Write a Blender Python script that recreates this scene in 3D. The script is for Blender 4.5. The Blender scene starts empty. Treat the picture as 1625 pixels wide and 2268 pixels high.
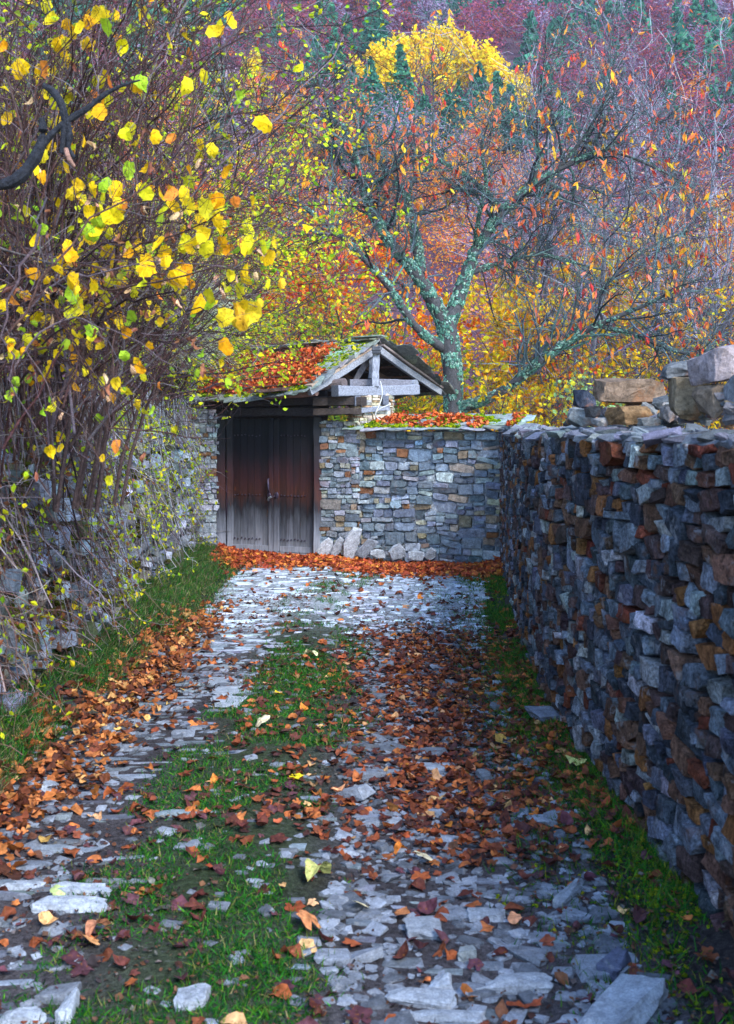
import bpy, bmesh, math, time
import numpy as np
from mathutils import Vector
R = np.random.default_rng(11)
T0 = time.time()
C = bpy.context.scene.collection
F = 2400.0; EYE = 2.0; HY = 945.0; CX = 812.5

def P(x, y, d):
    """A point of the place measured off the photograph at a distance d in front of the lens."""
    return np.array([(x - CX) / F * d, d, EYE + (HY - y) / F * d])
def G(x, y):
    d = EYE * F / (y - HY)
    return np.array([(x - CX) / F * d, d, 0.0])

# ------------------------------------------------------------------ noise
_perm = R.random((64, 64, 64))
def vnoise(p):
    p = np.asarray(p, float); i = np.floor(p).astype(int); f = p - i; f = f * f * (3 - 2 * f)
    out = 0
    for dx in (0, 1):
        for dy in (0, 1):
            for dz in (0, 1):
                w = (f[..., 0] if dx else 1 - f[..., 0]) * (f[..., 1] if dy else 1 - f[..., 1]) * (f[..., 2] if dz else 1 - f[..., 2])
                out = out + w * _perm[(i[..., 0] + dx) % 64, (i[..., 1] + dy) % 64, (i[..., 2] + dz) % 64]
    return out * 2 - 1
def fnoise(p, oct=3):
    a = 0; s = 1.0
    for k in range(oct):
        a = a + vnoise(np.asarray(p) * (2 ** k) + 17.3 * k) * s; s *= .5
    return a

# ------------------------------------------------------------------ mesh plumbing
class Acc:
    def __init__(s): s.V = []; s.F = {}; s.C = []; s.n = 0
    def add(s, V, Fc, col):
        V = np.asarray(V, float); Fc = np.asarray(Fc, int)
        col = np.asarray(col, float)
        if col.ndim == 1: col = np.broadcast_to(col, (len(V), 3))
        s.V.append(V); s.C.append(col); s.F.setdefault(Fc.shape[1], []).append(Fc + s.n); s.n += len(V)
    def build(s, name, mat, parent=None, smooth=False, origin=None):
        V = np.concatenate(s.V); Co = np.concatenate(s.C)
        if origin is None and parent is None: origin = [V[:, 0].mean(), V[:, 1].mean(), V[:, 2].min()]
        if origin is None: origin = ORI.get(parent.name, (0, 0, 0))
        V = V - np.asarray(origin)
        me = bpy.data.meshes.new(name)
        me.vertices.add(len(V)); me.vertices.foreach_set('co', V.astype(np.float32).ravel())
        loops = []; starts = []; k0 = 0
        for k, lst in s.F.items():
            f = np.concatenate(lst); loops.append(f.ravel()); starts.append(k0 + np.arange(len(f)) * k); k0 += f.size
        loops = np.concatenate(loops); starts = np.concatenate(starts)
        me.loops.add(len(loops)); me.loops.foreach_set('vertex_index', loops.astype(np.int32))
        me.polygons.add(len(starts)); me.polygons.foreach_set('loop_start', starts.astype(np.int32))
        me.polygons.foreach_set('use_smooth', np.full(len(starts), bool(smooth)))
        me.update(calc_edges=True)
        a = me.color_attributes.new('col', 'FLOAT_COLOR', 'POINT')
        a.data.foreach_set('color', np.c_[Co, np.ones(len(Co))].astype(np.float32).ravel())
        me.materials.append(mat)
        o = bpy.data.objects.new(name, me); C.objects.link(o)
        if parent is not None: o.parent = parent
        else: o.location = [float(q) for q in origin]
        return o
ORI = {}
def tag(o, label=None, cat=None, group=None, kind=None):
    if label: o['label'] = label
    if cat: o['category'] = cat
    if group: o['group'] = group
    if kind: o['kind'] = kind
    return o
def empty(name, loc, label, cat, group=None):
    o = bpy.data.objects.new(name, None); C.objects.link(o); o.location = [float(q) for q in loc]
    o.empty_display_size = .2
    ORI[o.name] = tuple(float(q) for q in loc)
    return tag(o, label, cat, group)

def norm(v): return v / np.maximum(np.linalg.norm(v, axis=-1, keepdims=True), 1e-9)
def euler(ax, ay, az):
    ax, ay, az = np.broadcast_arrays(np.asarray(ax, float), ay, az)
    cx, sx, cy, sy, cz, sz = np.cos(ax), np.sin(ax), np.cos(ay), np.sin(ay), np.cos(az), np.sin(az)
    m = np.empty(ax.shape + (3, 3))
    m[..., 0, 0] = cz * cy; m[..., 0, 1] = cz * sy * sx - sz * cx; m[..., 0, 2] = cz * sy * cx + sz * sx
    m[..., 1, 0] = sz * cy; m[..., 1, 1] = sz * sy * sx + cz * cx; m[..., 1, 2] = sz * sy * cx - cz * sx
    m[..., 2, 0] = -sy; m[..., 2, 1] = cy * sx; m[..., 2, 2] = cy * cx
    return m
def inst(acc, templates, M, pos, col, jit=0.0):
    """Copies of small templates written straight into one mesh."""
    n = len(pos)
    if n == 0: return
    pick = R.integers(0, len(templates), n)
    for t, (tv, tf) in enumerate(templates):
        s = np.where(pick == t)[0]
        if not len(s): continue
        V = np.einsum('nij,mj->nmi', M[s], tv) + pos[s][:, None, :]
        Fc = tf[None] + (np.arange(len(s)) * len(tv))[:, None, None]
        Cc = np.repeat(col[s][:, None, :], len(tv), 1)
        if jit: Cc = Cc * (1 + jit * R.standard_normal((len(s), len(tv), 1)))
        acc.add(V.reshape(-1, 3), Fc.reshape(-1, tf.shape[1]), np.clip(Cc.reshape(-1, 3), 0, 1))
def pal(cols, n, w=None, var=.15):
    cols = np.asarray(cols, float); w = None if w is None else np.asarray(w, float) / np.sum(w)
    c = cols[R.choice(len(cols), n, p=w)]
    return np.clip(c * (1 + var * R.standard_normal((n, 1))) * (1 + min(var * .35, .05) * R.standard_normal((n, 3))), .002, .95)

# ------------------------------------------------------------------ templates
def cube_grid(n):
    g = np.linspace(-1, 1, n + 1); V = []; Fc = []; idx = {}
    def vi(p):
        k = tuple(np.round(p, 5))
        if k not in idx: idx[k] = len(V); V.append(p)
        return idx[k]
    for ax in range(3):
        for s in (-1, 1):
            for i in range(n):
                for j in range(n):
                    q = []
                    for a, b in ((i, j), (i + 1, j), (i + 1, j + 1), (i, j + 1)):
                        p = [0, 0, 0]; p[ax] = s; p[(ax + 1) % 3] = g[a]; p[(ax + 2) % 3] = g[b]; q.append(vi(p))
                    Fc.append(q if s > 0 else q[::-1])
    return np.array(V, float), np.array(Fc)
def stone_t(n=4, k=7, jit=.28, nz=.10, seed=0, chip=5, hs=(.62, .92)):
    V, Fc = cube_grid(n); r = np.random.default_rng(seed)
    V = V / (np.sum(np.abs(V) ** k, 1, keepdims=True) ** (1 / k))
    c = r.uniform(-jit, jit, (2, 2, 2, 3)); t = (V + 1) / 2
    for a in (0, 1):
        for b in (0, 1):
            for d in (0, 1):
                w = (t[:, 0] if a else 1 - t[:, 0]) * (t[:, 1] if b else 1 - t[:, 1]) * (t[:, 2] if d else 1 - t[:, 2])
                V = V + w[:, None] * c[a, b, d]
    V = V * (1 + nz * (fnoise(V * 1.6 + seed * 7.1, 2))[:, None])
    for _ in range(chip):       # split faces: shave the block with a few flat cuts
        nn = r.standard_normal(3); nn[1] *= .8; nn /= np.linalg.norm(nn); h_ = (V @ nn).max() * r.uniform(*hs); ov = np.maximum(0, V @ nn - h_); V = V - ov[:, None] * nn
    V += .04 * r.standard_normal(V.shape) * (nz / .1)
    return V, Fc
def hull_t(seed, jx=.30, jy=.22, extra=5, sub=0, nz=.0, knock=.45):
    """split stone: the convex hull of a jostled box with a few knocked corners"""
    r = np.random.default_rng(seed); q = []
    for a in (-1, 1):
        for b in (-1, 1):
            for c in (-1, 1):
                p = np.array([a * (1 - r.random() * jx), b * (1 - r.random() * jy), c * (1 - r.random() * jx)])
                if r.random() < knock: q += [p * [1, 1, r.uniform(.45, .8)], p * [r.uniform(.45, .8), 1, 1]]
                else: q.append(p)
    for _ in range(extra):
        d = r.standard_normal(3); d /= np.abs(d).max(); q.append(d * r.uniform(.88, 1.04))
    bm = bmesh.new(); [bm.verts.new(p) for p in q]; bmesh.ops.convex_hull(bm, input=bm.verts, use_existing_faces=False)
    bmesh.ops.delete(bm, geom=[v for v in bm.verts if not v.link_faces], context='VERTS')
    if sub:
        bmesh.ops.subdivide_edges(bm, edges=bm.edges, cuts=sub, use_grid_fill=True); bmesh.ops.triangulate(bm, faces=bm.faces)
    bmesh.ops.recalc_face_normals(bm, faces=bm.faces); bm.verts.index_update()
    V = np.array([v.co[:] for v in bm.verts]); Fc = np.array([[v.index for v in f.verts] for f in bm.faces]); bm.free()
    if nz: V = V + nz * np.stack([fnoise(V * 2.3 + seed + 5 * k, 3) for k in range(3)], -1)
    return V, Fc
STONES = [hull_t(s, .20, .07, 0, 2, .018, .3) for s in range(44)]
ROUGH = [hull_t(40 + s, .42, .22, 2, 2, .05, .4) for s in range(40)]
LOWST = [hull_t(80 + s, .5, .4, 3) for s in range(20)]
SLATE = [stone_t(4, 12, .20, .05, 120 + s, 3, (.7, .95)) for s in range(14)]
ROUND = [stone_t(6, 3.2, .25, .12, 160 + s) for s in range(8)]

def leaf_t(out, curl, fold, seed, mid=True):
    """Leaf in the XY plane with the stalk at -Y; outline list of (angle, radius)."""
    r = np.random.default_rng(seed); a = np.array([q[0] for q in out]); rad = np.array([q[1] for q in out])
    xy = np.c_[np.sin(a) * rad, np.cos(a) * rad]
    xyi = xy * .5
    V = np.vstack([[0, 0], xyi, xy]); n = len(out)
    z = fold * np.abs(V[:, 0]) + curl * (V[:, 1] ** 2) + .22 * abs(curl) * r.standard_normal(len(V)) * (np.linalg.norm(V, axis=1)) - .5 * abs(curl) * V[:, 0] * V[:, 1]
    V = np.c_[V, z]; f = []
    for i in range(n):
        j = (i + 1) % n
        f += [[0, 1 + i, 1 + j], [1 + i, 1 + n + i, 1 + n + j], [1 + i, 1 + n + j, 1 + j]]
    return V, np.array(f)
def lobes(r, m=14):
    a = np.linspace(-math.pi, math.pi, m, endpoint=False)
    rad = .82 + .15 * np.cos(5 * a) * (np.abs(a) < 2.7) + .06 * r.standard_normal(m); rad[0] = .25
    return list(zip(a, rad))
_r = np.random.default_rng(3)
MAPLE = [leaf_t(lobes(_r, 16), _r.uniform(-.5, .6), _r.uniform(-.25, .35), s) for s in range(12)]
def ovate(r, m=10, w=.8):
    a = np.linspace(-math.pi, math.pi, m, endpoint=False)
    rad = 1 / np.sqrt((np.sin(a) / w) ** 2 + np.cos(a) ** 2) * (1 + .09 * r.standard_normal(m)); rad[m // 2] *= 1.12; rad[0] *= .9
    return list(zip(a, rad))
HAZEL = [leaf_t(ovate(_r, 18, _r.uniform(.62, .9)), _r.uniform(-.6, .6), _r.uniform(-.5, .6), s) for s in range(14)]
DRYL = [leaf_t(ovate(_r, 9, .62), _r.uniform(-1.0, 1.0), _r.uniform(.1, .8), s) for s in range(10)]
def simple_leaf(w, fold, curl):
    V = np.array([[0, -1, 0], [w * .8, -.35, fold], [w, .2, fold * 1.1], [0, 1, curl], [-w, .2, fold * 1.1], [-w * .8, -.35, fold], [0, 0, curl * .3]])
    Fc = np.array([[6, 0, 1], [6, 1, 2], [6, 2, 3], [6, 3, 4], [6, 4, 5], [6, 5, 0]]); return V, Fc
CHERRY = [simple_leaf(.34, f, c) for f, c in ((.12, .3), (.2, -.3), (.05, .1), (.25, .45))]
SMALL = [simple_leaf(.62, f, c) for f, c in ((.15, .2), (.3, -.2), (-.1, .3))]
CARD = [(np.array([[-1, -.6, 0], [.2, -1, .25], [1, .1, 0], [.1, 1, -.3], [-.9, .5, .15]], float), np.array([[0, 1, 2], [0, 2, 3], [0, 3, 4]]))]
def blade_t(k, bend):
    V = []; 
    for i in range(k):
        t = i / k; w = (1 - t) ** .7
        V += [[-w, bend * t * t, t], [w, bend * t * t, t]]
    V.append([0, bend, 1 - .25 * bend * .3]); Fc = []
    for i in range(k - 1): Fc += [[2 * i, 2 * i + 1, 2 * i + 3], [2 * i, 2 * i + 3, 2 * i + 2]]
    Fc.append([2 * k - 2, 2 * k - 1, 2 * k]); return np.array(V, float), np.array(Fc)
BLADES = [blade_t(3, b) for b in (.2, .6, 1.0)]

def scaleM(M, s):           # s (n,3): scale along the template's own axes
    return M * s[:, None, :]

# ------------------------------------------------------------------ tubes and branching
def tubes(acc, PP, RR, sides, col):
    """PP (n,k,3), RR (n,k), col (3,) or (n,3)"""
    PP = np.asarray(PP, float); RR = np.asarray(RR, float); n, k, _ = PP.shape
    Tn = norm(np.gradient(PP, axis=1)); ref = np.where(np.abs(Tn[..., 2:3]) > .9, [1., 0, 0], [0, 0, 1.])
    ref = np.broadcast_to(ref[:, :1], Tn.shape) if True else ref
    U = norm(np.cross(Tn, ref)); W = np.cross(Tn, U)
    a = np.linspace(0, 2 * math.pi, sides, endpoint=False)
    V = PP[:, :, None, :] + RR[:, :, None, None] * (np.cos(a)[None, None, :, None] * U[:, :, None, :] + np.sin(a)[None, None, :, None] * W[:, :, None, :])
    base = (np.arange(n) * k * sides)[:, None, None]; i = np.arange(k - 1)[None, :, None] * sides; j = np.arange(sides)[None, None, :]; jn = (j + 1) % sides
    Fc = np.stack([base + i + j, base + i + jn, base + i + sides + jn, base + i + sides + j], -1).reshape(-1, 4)
    col = np.asarray(col, float)
    if col.ndim == 1: Cc = np.broadcast_to(col, (n * k * sides, 3))
    else: Cc = np.repeat(col, k * sides, 0)
    acc.add(V.reshape(-1, 3), Fc, Cc)
def resample(pts, k, jitter=0, rad=None):
    pts = np.asarray(pts, float); s = np.r_[0, np.cumsum(np.linalg.norm(np.diff(pts, axis=0), axis=1))]; t = np.linspace(0, s[-1], k)
    o = np.stack([np.interp(t, s, pts[:, i]) for i in range(pts.shape[1])], 1)
    for _ in range(2): o[1:-1] = .5 * o[1:-1] + .25 * (o[2:] + o[:-2])
    if jitter: o[1:-1, :3] += jitter * R.standard_normal((k - 2, 3))
    return o
def kids(PP, RR, per, L, kc, ang, up=0., rr=.6, wob=.15, tmin=.15, rmax=9., flat=None):
    N, k, _ = PP.shape
    t = R.uniform(tmin, .99, (N, per)) * (k - 1); i = np.floor(t).astype(int); f = (t - i)[..., None]
    ar = np.arange(N)[:, None]
    b = PP[ar, i] * (1 - f) + PP[ar, i + 1] * f; T = norm(PP[ar, i + 1] - PP[ar, i]); r = RR[ar, i] * (1 - f[..., 0]) + RR[ar, i + 1] * f[..., 0]
    b = b.reshape(-1, 3); T = T.reshape(-1, 3); r = np.minimum(r.ravel() * rr, rmax)
    pr = norm(np.cross(T, R.standard_normal(T.shape))); th = R.normal(ang, ang * .3, (len(b), 1))
    d = norm(np.cos(th) * T + np.sin(th) * pr + [0, 0, up]); n = len(b)
    ln = R.uniform(L[0], L[1], (n, 1)) / (kc - 1)
    out = [b]; 
    for _ in range(kc - 1):
        b = b + d * ln; out.append(b); d = norm(d + wob * R.standard_normal(d.shape) + [0, 0, up * .25])
    tp = np.linspace(1, .35, kc)[None]
    return np.stack(out, 1), r[:, None] * tp
def along(PP, n):
    N, k, _ = PP.shape; a = R.integers(0, N, n); t = R.uniform(.2, .999, n) * (k - 1); i = np.floor(t).astype(int); f = (t - i)[:, None]
    return PP[a, i] * (1 - f) + PP[a, i + 1] * f

# ------------------------------------------------------------------ materials
def newmat(name):
    m = bpy.data.materials.new(name); m.use_nodes = True; nt = m.node_tree; nt.nodes.clear()
    return m, nt, nt.nodes.new, nt.links.new
def stone_mat(name, scale=14, amt=.55, bump=.5, lich=None, rough=.9, spec=.08, rust=0.0, dist=.02):
    m, nt, N, K = newmat(name)
    out = N('ShaderNodeOutputMaterial'); b = N('ShaderNodeBsdfPrincipled'); K(b.outputs[0], out.inputs[0])
    at = N('ShaderNodeVertexColor'); at.layer_name = 'col'; tc = N('ShaderNodeTexCoord')
    n1 = N('ShaderNodeTexNoise'); n1.inputs['Scale'].default_value = scale; n1.inputs['Detail'].default_value = 9; n1.inputs['Roughness'].default_value = .68
    K(tc.outputs['Object'], n1.inputs['Vector'])
    mr = N('ShaderNodeMapRange'); mr.inputs[1].default_value = .3; mr.inputs[2].default_value = .72; mr.inputs[3].default_value = 1 - amt; mr.inputs[4].default_value = 1 + amt
    K(n1.outputs['Fac'], mr.inputs[0])
    vm = N('ShaderNodeVectorMath'); vm.operation = 'SCALE'; K(at.outputs[0], vm.inputs[0]); K(mr.outputs[0], vm.inputs['Scale'])
    nf = N('ShaderNodeTexNoise'); nf.inputs['Scale'].default_value = scale * 5.5; nf.inputs['Detail'].default_value = 6; nf.inputs['Roughness'].default_value = .75; K(tc.outputs['Object'], nf.inputs['Vector'])
    mf = N('ShaderNodeMapRange'); mf.inputs[1].default_value = .32; mf.inputs[2].default_value = .68; mf.inputs[3].default_value = 1 - amt * .9; mf.inputs[4].default_value = 1 + amt * 1.1; K(nf.outputs['Fac'], mf.inputs[0])
    vf = N('ShaderNodeVectorMath'); vf.operation = 'SCALE'; K(vm.outputs[0], vf.inputs[0]); K(mf.outputs[0], vf.inputs['Scale'])
    last = vf.outputs[0]
    def blend(last, sc, lo, hi, col, fac):
        n2 = N('ShaderNodeTexNoise'); n2.inputs['Scale'].default_value = sc; n2.inputs['Detail'].default_value = 6; n2.inputs['Roughness'].default_value = .7
        K(tc.outputs['Object'], n2.inputs['Vector'])
        m2 = N('ShaderNodeMapRange'); m2.inputs[1].default_value = lo; m2.inputs[2].default_value = hi; m2.inputs[4].default_value = fac; K(n2.outputs['Fac'], m2.inputs[0])
        mx = N('ShaderNodeMixRGB'); K(m2.outputs[0], mx.inputs[0]); K(last, mx.inputs[1]); mx.inputs[2].default_value = (*col, 1); return mx.outputs[0]
    if rust: last = blend(last, scale * .31, .56, .68, (.22, .085, .03), rust)
    if lich: last = blend(last, scale * .8, .58, .66, lich[:3], lich[3])
    K(last, b.inputs['Base Color']); b.inputs['Roughness'].default_value = rough; b.inputs['Specular IOR Level'].default_value = spec
    bp = N('ShaderNodeBump'); bp.inputs['Strength'].default_value = bump; bp.inputs['Distance'].default_value = dist
    n3 = N('ShaderNodeTexNoise'); n3.inputs['Scale'].default_value = scale * 1.7; n3.inputs['Detail'].default_value = 8; n3.inputs['Roughness'].default_value = .7
    K(tc.outputs['Object'], n3.inputs['Vector']); K(n3.outputs['Fac'], bp.inputs['Height']); K(bp.outputs[0], b.inputs['Normal'])
    return m
def leaf_mat(name, trans=.35, rough=.55, amt=.25, scale=30, spec=.1, spots=0.):
    m, nt, N, K = newmat(name)
    out = N('ShaderNodeOutputMaterial'); b = N('ShaderNodeBsdfPrincipled'); tr = N('ShaderNodeBsdfTranslucent'); mx = N('ShaderNodeMixShader'); mx.inputs[0].default_value = trans
    at = N('ShaderNodeVertexColor'); at.layer_name = 'col'; tc = N('ShaderNodeTexCoord'); n1 = N('ShaderNodeTexNoise'); n1.inputs['Scale'].default_value = scale; n1.inputs['Detail'].default_value = 4
    K(tc.outputs['Object'], n1.inputs['Vector'])
    mr = N('ShaderNodeMapRange'); mr.inputs[1].default_value = .3; mr.inputs[2].default_value = .7; mr.inputs[3].default_value = 1 - amt; mr.inputs[4].default_value = 1 + amt; K(n1.outputs['Fac'], mr.inputs[0])
    vm = N('ShaderNodeVectorMath'); vm.operation = 'SCALE'; K(at.outputs[0], vm.inputs[0]); K(mr.outputs[0], vm.inputs['Scale'])
    n2 = N('ShaderNodeTexNoise'); n2.inputs['Scale'].default_value = 75; n2.inputs['Detail'].default_value = 3; K(tc.outputs['Object'], n2.inputs['Vector'])
    m2 = N('ShaderNodeMapRange'); m2.inputs[1].default_value = .60; m2.inputs[2].default_value = .68; m2.inputs[4].default_value = spots; K(n2.outputs['Fac'], m2.inputs[0])
    sx = N('ShaderNodeMixRGB'); K(m2.outputs[0], sx.inputs[0]); K(vm.outputs[0], sx.inputs[1]); sx.inputs[2].default_value = (.20, .075, .02, 1); vm = sx
    K(vm.outputs[0], b.inputs['Base Color']); K(vm.outputs[0], tr.inputs['Color']); b.inputs['Roughness'].default_value = rough; b.inputs['Specular IOR Level'].default_value = spec
    K(b.outputs[0], mx.inputs[1]); K(tr.outputs[0], mx.inputs[2]); K(mx.outputs[0], out.inputs[0]); return m
def wood_mat(name, axis, stretch=14, amt=.5, bump=.5):
    m, nt, N, K = newmat(name)
    out = N('ShaderNodeOutputMaterial'); b = N('ShaderNodeBsdfPrincipled'); K(b.outputs[0], out.inputs[0])
    at = N('ShaderNodeVertexColor'); at.layer_name = 'col'; tc = N('ShaderNodeTexCoord'); mp = N('ShaderNodeMapping'); s = [stretch * 2.6] * 3; s[axis] = stretch * .18
    mp.inputs['Scale'].default_value = s; K(tc.outputs['Object'], mp.inputs['Vector'])
    n1 = N('ShaderNodeTexNoise'); n1.inputs['Scale'].default_value = 1.6; n1.inputs['Detail'].default_value = 8; n1.inputs['Roughness'].default_value = .65; K(mp.outputs[0], n1.inputs['Vector'])
    mr = N('ShaderNodeMapRange'); mr.inputs[1].default_value = .3; mr.inputs[2].default_value = .7; mr.inputs[3].default_value = 1 - amt; mr.inputs[4].default_value = 1 + amt; K(n1.outputs['Fac'], mr.inputs[0])
    vm = N('ShaderNodeVectorMath'); vm.operation = 'SCALE'; K(at.outputs[0], vm.inputs[0]); K(mr.outputs[0], vm.inputs['Scale']); K(vm.outputs[0], b.inputs['Base Color'])
    b.inputs['Roughness'].default_value = .85; b.inputs['Specular IOR Level'].default_value = .1
    bp = N('ShaderNodeBump'); bp.inputs['Strength'].default_value = bump; bp.inputs['Distance'].default_value = .01; K(n1.outputs['Fac'], bp.inputs['Height']); K(bp.outputs[0], b.inputs['Normal'])
    return m
def door_mat():
    """Old paint: blackened above, partly as eave shade put into the colour, oxblood in the middle, worn to bare orange wood in streaks, bleached grey at the foot."""
    m, nt, N, K = newmat('door_wood')
    out = N('ShaderNodeOutputMaterial'); b = N('ShaderNodeBsdfPrincipled'); K(b.outputs[0], out.inputs[0])
    tc = N('ShaderNodeTexCoord'); sp = N('ShaderNodeSeparateXYZ'); K(tc.outputs['Object'], sp.inputs[0])
    def nz(sc, det=7, scale=1.0, ro=.65):
        mp = N('ShaderNodeMapping'); mp.inputs['Scale'].default_value = sc; K(tc.outputs['Object'], mp.inputs['Vector'])
        n = N('ShaderNodeTexNoise'); n.inputs['Scale'].default_value = scale; n.inputs['Detail'].default_value = det; n.inputs['Roughness'].default_value = ro; K(mp.outputs[0], n.inputs['Vector']); return n.outputs['Fac']
    def mr(v, a, b_, c, d):
        q = N('ShaderNodeMapRange'); K(v, q.inputs[0]); q.inputs[1].default_value = a; q.inputs[2].default_value = b_; q.inputs[3].default_value = c; q.inputs[4].default_value = d; return q.outputs[0]
    def math_(op, a, b_):
        q = N('ShaderNodeMath'); q.operation = op; K(a, q.inputs[0])
        if isinstance(b_, float): q.inputs[1].default_value = b_
        else: K(b_, q.inputs[1])
        return q.outputs[0]
    big = nz((5, 5, 1.2)); fine = nz((60, 60, 2.5)); streak = nz((22, 22, 1.6), 5); patch = nz((6, 6, 3), 6)
    z = math_('ADD', sp.outputs['Z'], mr(big, 0, 1, -.45, .45)); z = math_('ADD', z, mr(streak, 0, 1, -.16, .16))
    cr = N('ShaderNodeValToRGB'); K(mr(z, 0, 2.1, 0, 1), cr.inputs[0]); e = cr.color_ramp.elements
    e[0].position = .06; e[0].color = (.24, .25, .29, 1); e[1].position = .95; e[1].color = (.012, .013, .017, 1)
    for p_, c_ in ((.19, (.13, .14, .17, 1)), (.35, (.020, .019, .025, 1)), (.46, (.062, .020, .014, 1)), (.58, (.045, .014, .016, 1)), (.74, (.014, .010, .014, 1))):
        q = e.new(p_); q.color = c_
    mid = math_('MULTIPLY', mr(sp.outputs['Z'], .35, .7, 0, 1), mr(sp.outputs['Z'], 1.0, 1.5, 1, 0))
    ex = math_('MULTIPLY', mid, math_('MULTIPLY', mr(streak, .60, .66, 0, 1), mr(patch, .5, .6, 0, 1)))
    mx = N('ShaderNodeMixRGB'); K(ex, mx.inputs[0]); K(cr.outputs[0], mx.inputs[1]); mx.inputs[2].default_value = (.28, .075, .02, 1)
    vm = N('ShaderNodeVectorMath'); vm.operation = 'SCALE'; K(mx.outputs[0], vm.inputs[0]); K(mr(fine, .3, .7, .6, 1.4), vm.inputs['Scale']); at = N('ShaderNodeVertexColor'); at.layer_name = 'col'; mc = N('ShaderNodeMixRGB'); mc.blend_type = 'MULTIPLY'; mc.inputs[0].default_value = 1; K(vm.outputs[0], mc.inputs[1]); K(at.outputs[0], mc.inputs[2]); K(mc.outputs[0], b.inputs['Base Color'])
    b.inputs['Roughness'].default_value = .65; b.inputs['Specular IOR Level'].default_value = .3
    bp = N('ShaderNodeBump'); bp.inputs['Strength'].default_value = .25; bp.inputs['Distance'].default_value = .003; K(fine, bp.inputs['Height']); K(bp.outputs[0], b.inputs['Normal'])
    return m
def plain_mat(name, col, rough=.5, metal=0.):
    m, nt, N, K = newmat(name); out = N('ShaderNodeOutputMaterial'); b = N('ShaderNodeBsdfPrincipled'); K(b.outputs[0], out.inputs[0])
    n = N('ShaderNodeTexNoise'); n.inputs['Scale'].default_value = 60; mx = N('ShaderNodeMixRGB'); K(n.outputs['Fac'], mx.inputs[0]); mx.inputs[1].default_value = (*[c * .6 for c in col], 1); mx.inputs[2].default_value = (*[min(1, c * 1.4) for c in col], 1)
    K(mx.outputs[0], b.inputs['Base Color']); b.inputs['Roughness'].default_value = rough; b.inputs['Metallic'].default_value = metal; return m
M_STONE = stone_mat('wall_stone', 16, .6, .9, (.45, .48, .46, .35), rust=.35)
M_DARK = stone_mat('dark_wall_stone', 12, .85, 1.0, (.40, .42, .46, .55), rust=.55, dist=.05)
M_PALE = stone_mat('mossy_wall_stone', 13, .5, .7, (.12, .13, .02, .8), rust=.15)
M_PAVE = stone_mat('paving_stone', 20, .4, .5, (.5, .5, .5, .3), rough=.75, spec=.2)
M_MORTAR = stone_mat('mortar', 22, .4, .8)
M_BOULDER = stone_mat('boulder_stone', 9, .5, .6, rust=.8, dist=.03)
M_SOIL = stone_mat('soil', 34, .7, 1.0, (.14, .14, .155, .5), dist=.03, rough=.95)
M_SLATE = stone_mat('roof_slate', 14, .45, .5, (.30, .36, .28, .5))
M_GROUND = stone_mat('woodland_ground', .7, .6, .5, dist=.3)
M_LEAF = leaf_mat('autumn_leaf', .42, spots=.65)
M_DRY = leaf_mat('fallen_leaf', .12, .6, .45, 40, spots=.7)
M_GRASS = leaf_mat('grass_blade', .3, .5, .2, 8)
M_BARK = stone_mat('bark', 30, .5, 1.0, rough=.9)
M_TWIG = stone_mat('twig', 20, .25, .1, rough=.9)
M_MOSS = leaf_mat('moss', .15, .95, .35, 25, 0.)
M_LICHEN = stone_mat('lichen', 50, .35, .8, rough=1., spec=.05)
M_WOOD = [wood_mat('weathered_wood_' + 'xyz'[a], a) for a in range(3)]
M_DOOR = door_mat()
M_IRON = plain_mat('old_iron', (.06, .045, .075), .45, .6)
M_STEEL = plain_mat('bright_steel', (.55, .58, .65), .3, .9)
M_ROPE = plain_mat('pale_cord', (.5, .5, .5), .9)

# ------------------------------------------------------------------ terrain
def sstep(a, b, x): t = np.clip((x - a) / (b - a), 0, 1); return t * t * (3 - 2 * t)
RW = np.array([(1.50, -1.5), (1.47, 2.5), (1.43, 4.23), (1.34, 5.42), (1.31, 7.33), (1.42, 9.3), (1.60, 11.3), (1.80, 13.4), (1.98, 15.5)])
LW = np.array([(-2.15, -1.5), (-2.2, 3.5), (-2.3, 6.5), (-2.38, 8.65), (-2.55, 12.5), (-2.62, 15.0), (-2.85, 17.3)])
def wx(tab, Y): return np.interp(Y, tab[:, 1], tab[:, 0])
def gz(X, Y):
    X = np.asarray(X, float); Y = np.asarray(Y, float)
    p = np.stack([X * .9, Y * .9, X * 0], -1)
    z = .025 * fnoise(p, 3)
    near = 1 - sstep(17, 24, Y)
    lw = wx(LW, Y)
    u = np.clip((X - (lw + .75)) / -.75, 0, 1)
    z = z + near * .34 * u ** 1.3 + near * .035 * np.exp(-((X + .55) / .35) ** 2) - near * .03 * np.exp(-((X - .4) / .5) ** 2)
    z = z + near * .10 * np.clip((X - (wx(RW, Y) - .45)) / .45, 0, 1)
    terr = sstep(.15, .3, lw - X); z = z + terr * near * (1.55 + .35 * np.clip(lw - .3 - X, 0, 8))
    z = z + (1 - near) * (.6 * sstep(-6, -30, X) * 6)
    hill = np.maximum(0, Y - 42 + .04 * X) ** 1.0 * .50; z = z + hill + (1 - near) * 1.2 * fnoise(np.stack([X * .05, Y * .05, X * 0 + 3], -1), 3) * sstep(30, 60, Y)
    return z
def grid(xs, ys, dz=0.):
    X, Y = np.meshgrid(xs, ys); Z = gz(X, Y) + dz; nx = len(xs); V = np.stack([X, Y, Z], -1).reshape(-1, 3)
    i = np.arange(len(ys) - 1)[:, None] * nx + np.arange(nx - 1)[None]; Fc = np.stack([i, i + 1, i + nx + 1, i + nx], -1).reshape(-1, 4); return V, Fc
xs = np.r_[np.linspace(-260, -12, 40), np.linspace(-11, -3.2, 14), np.arange(-3, 2.6, .06), np.linspace(2.8, 12, 16), np.linspace(14, 260, 42)]
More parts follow.
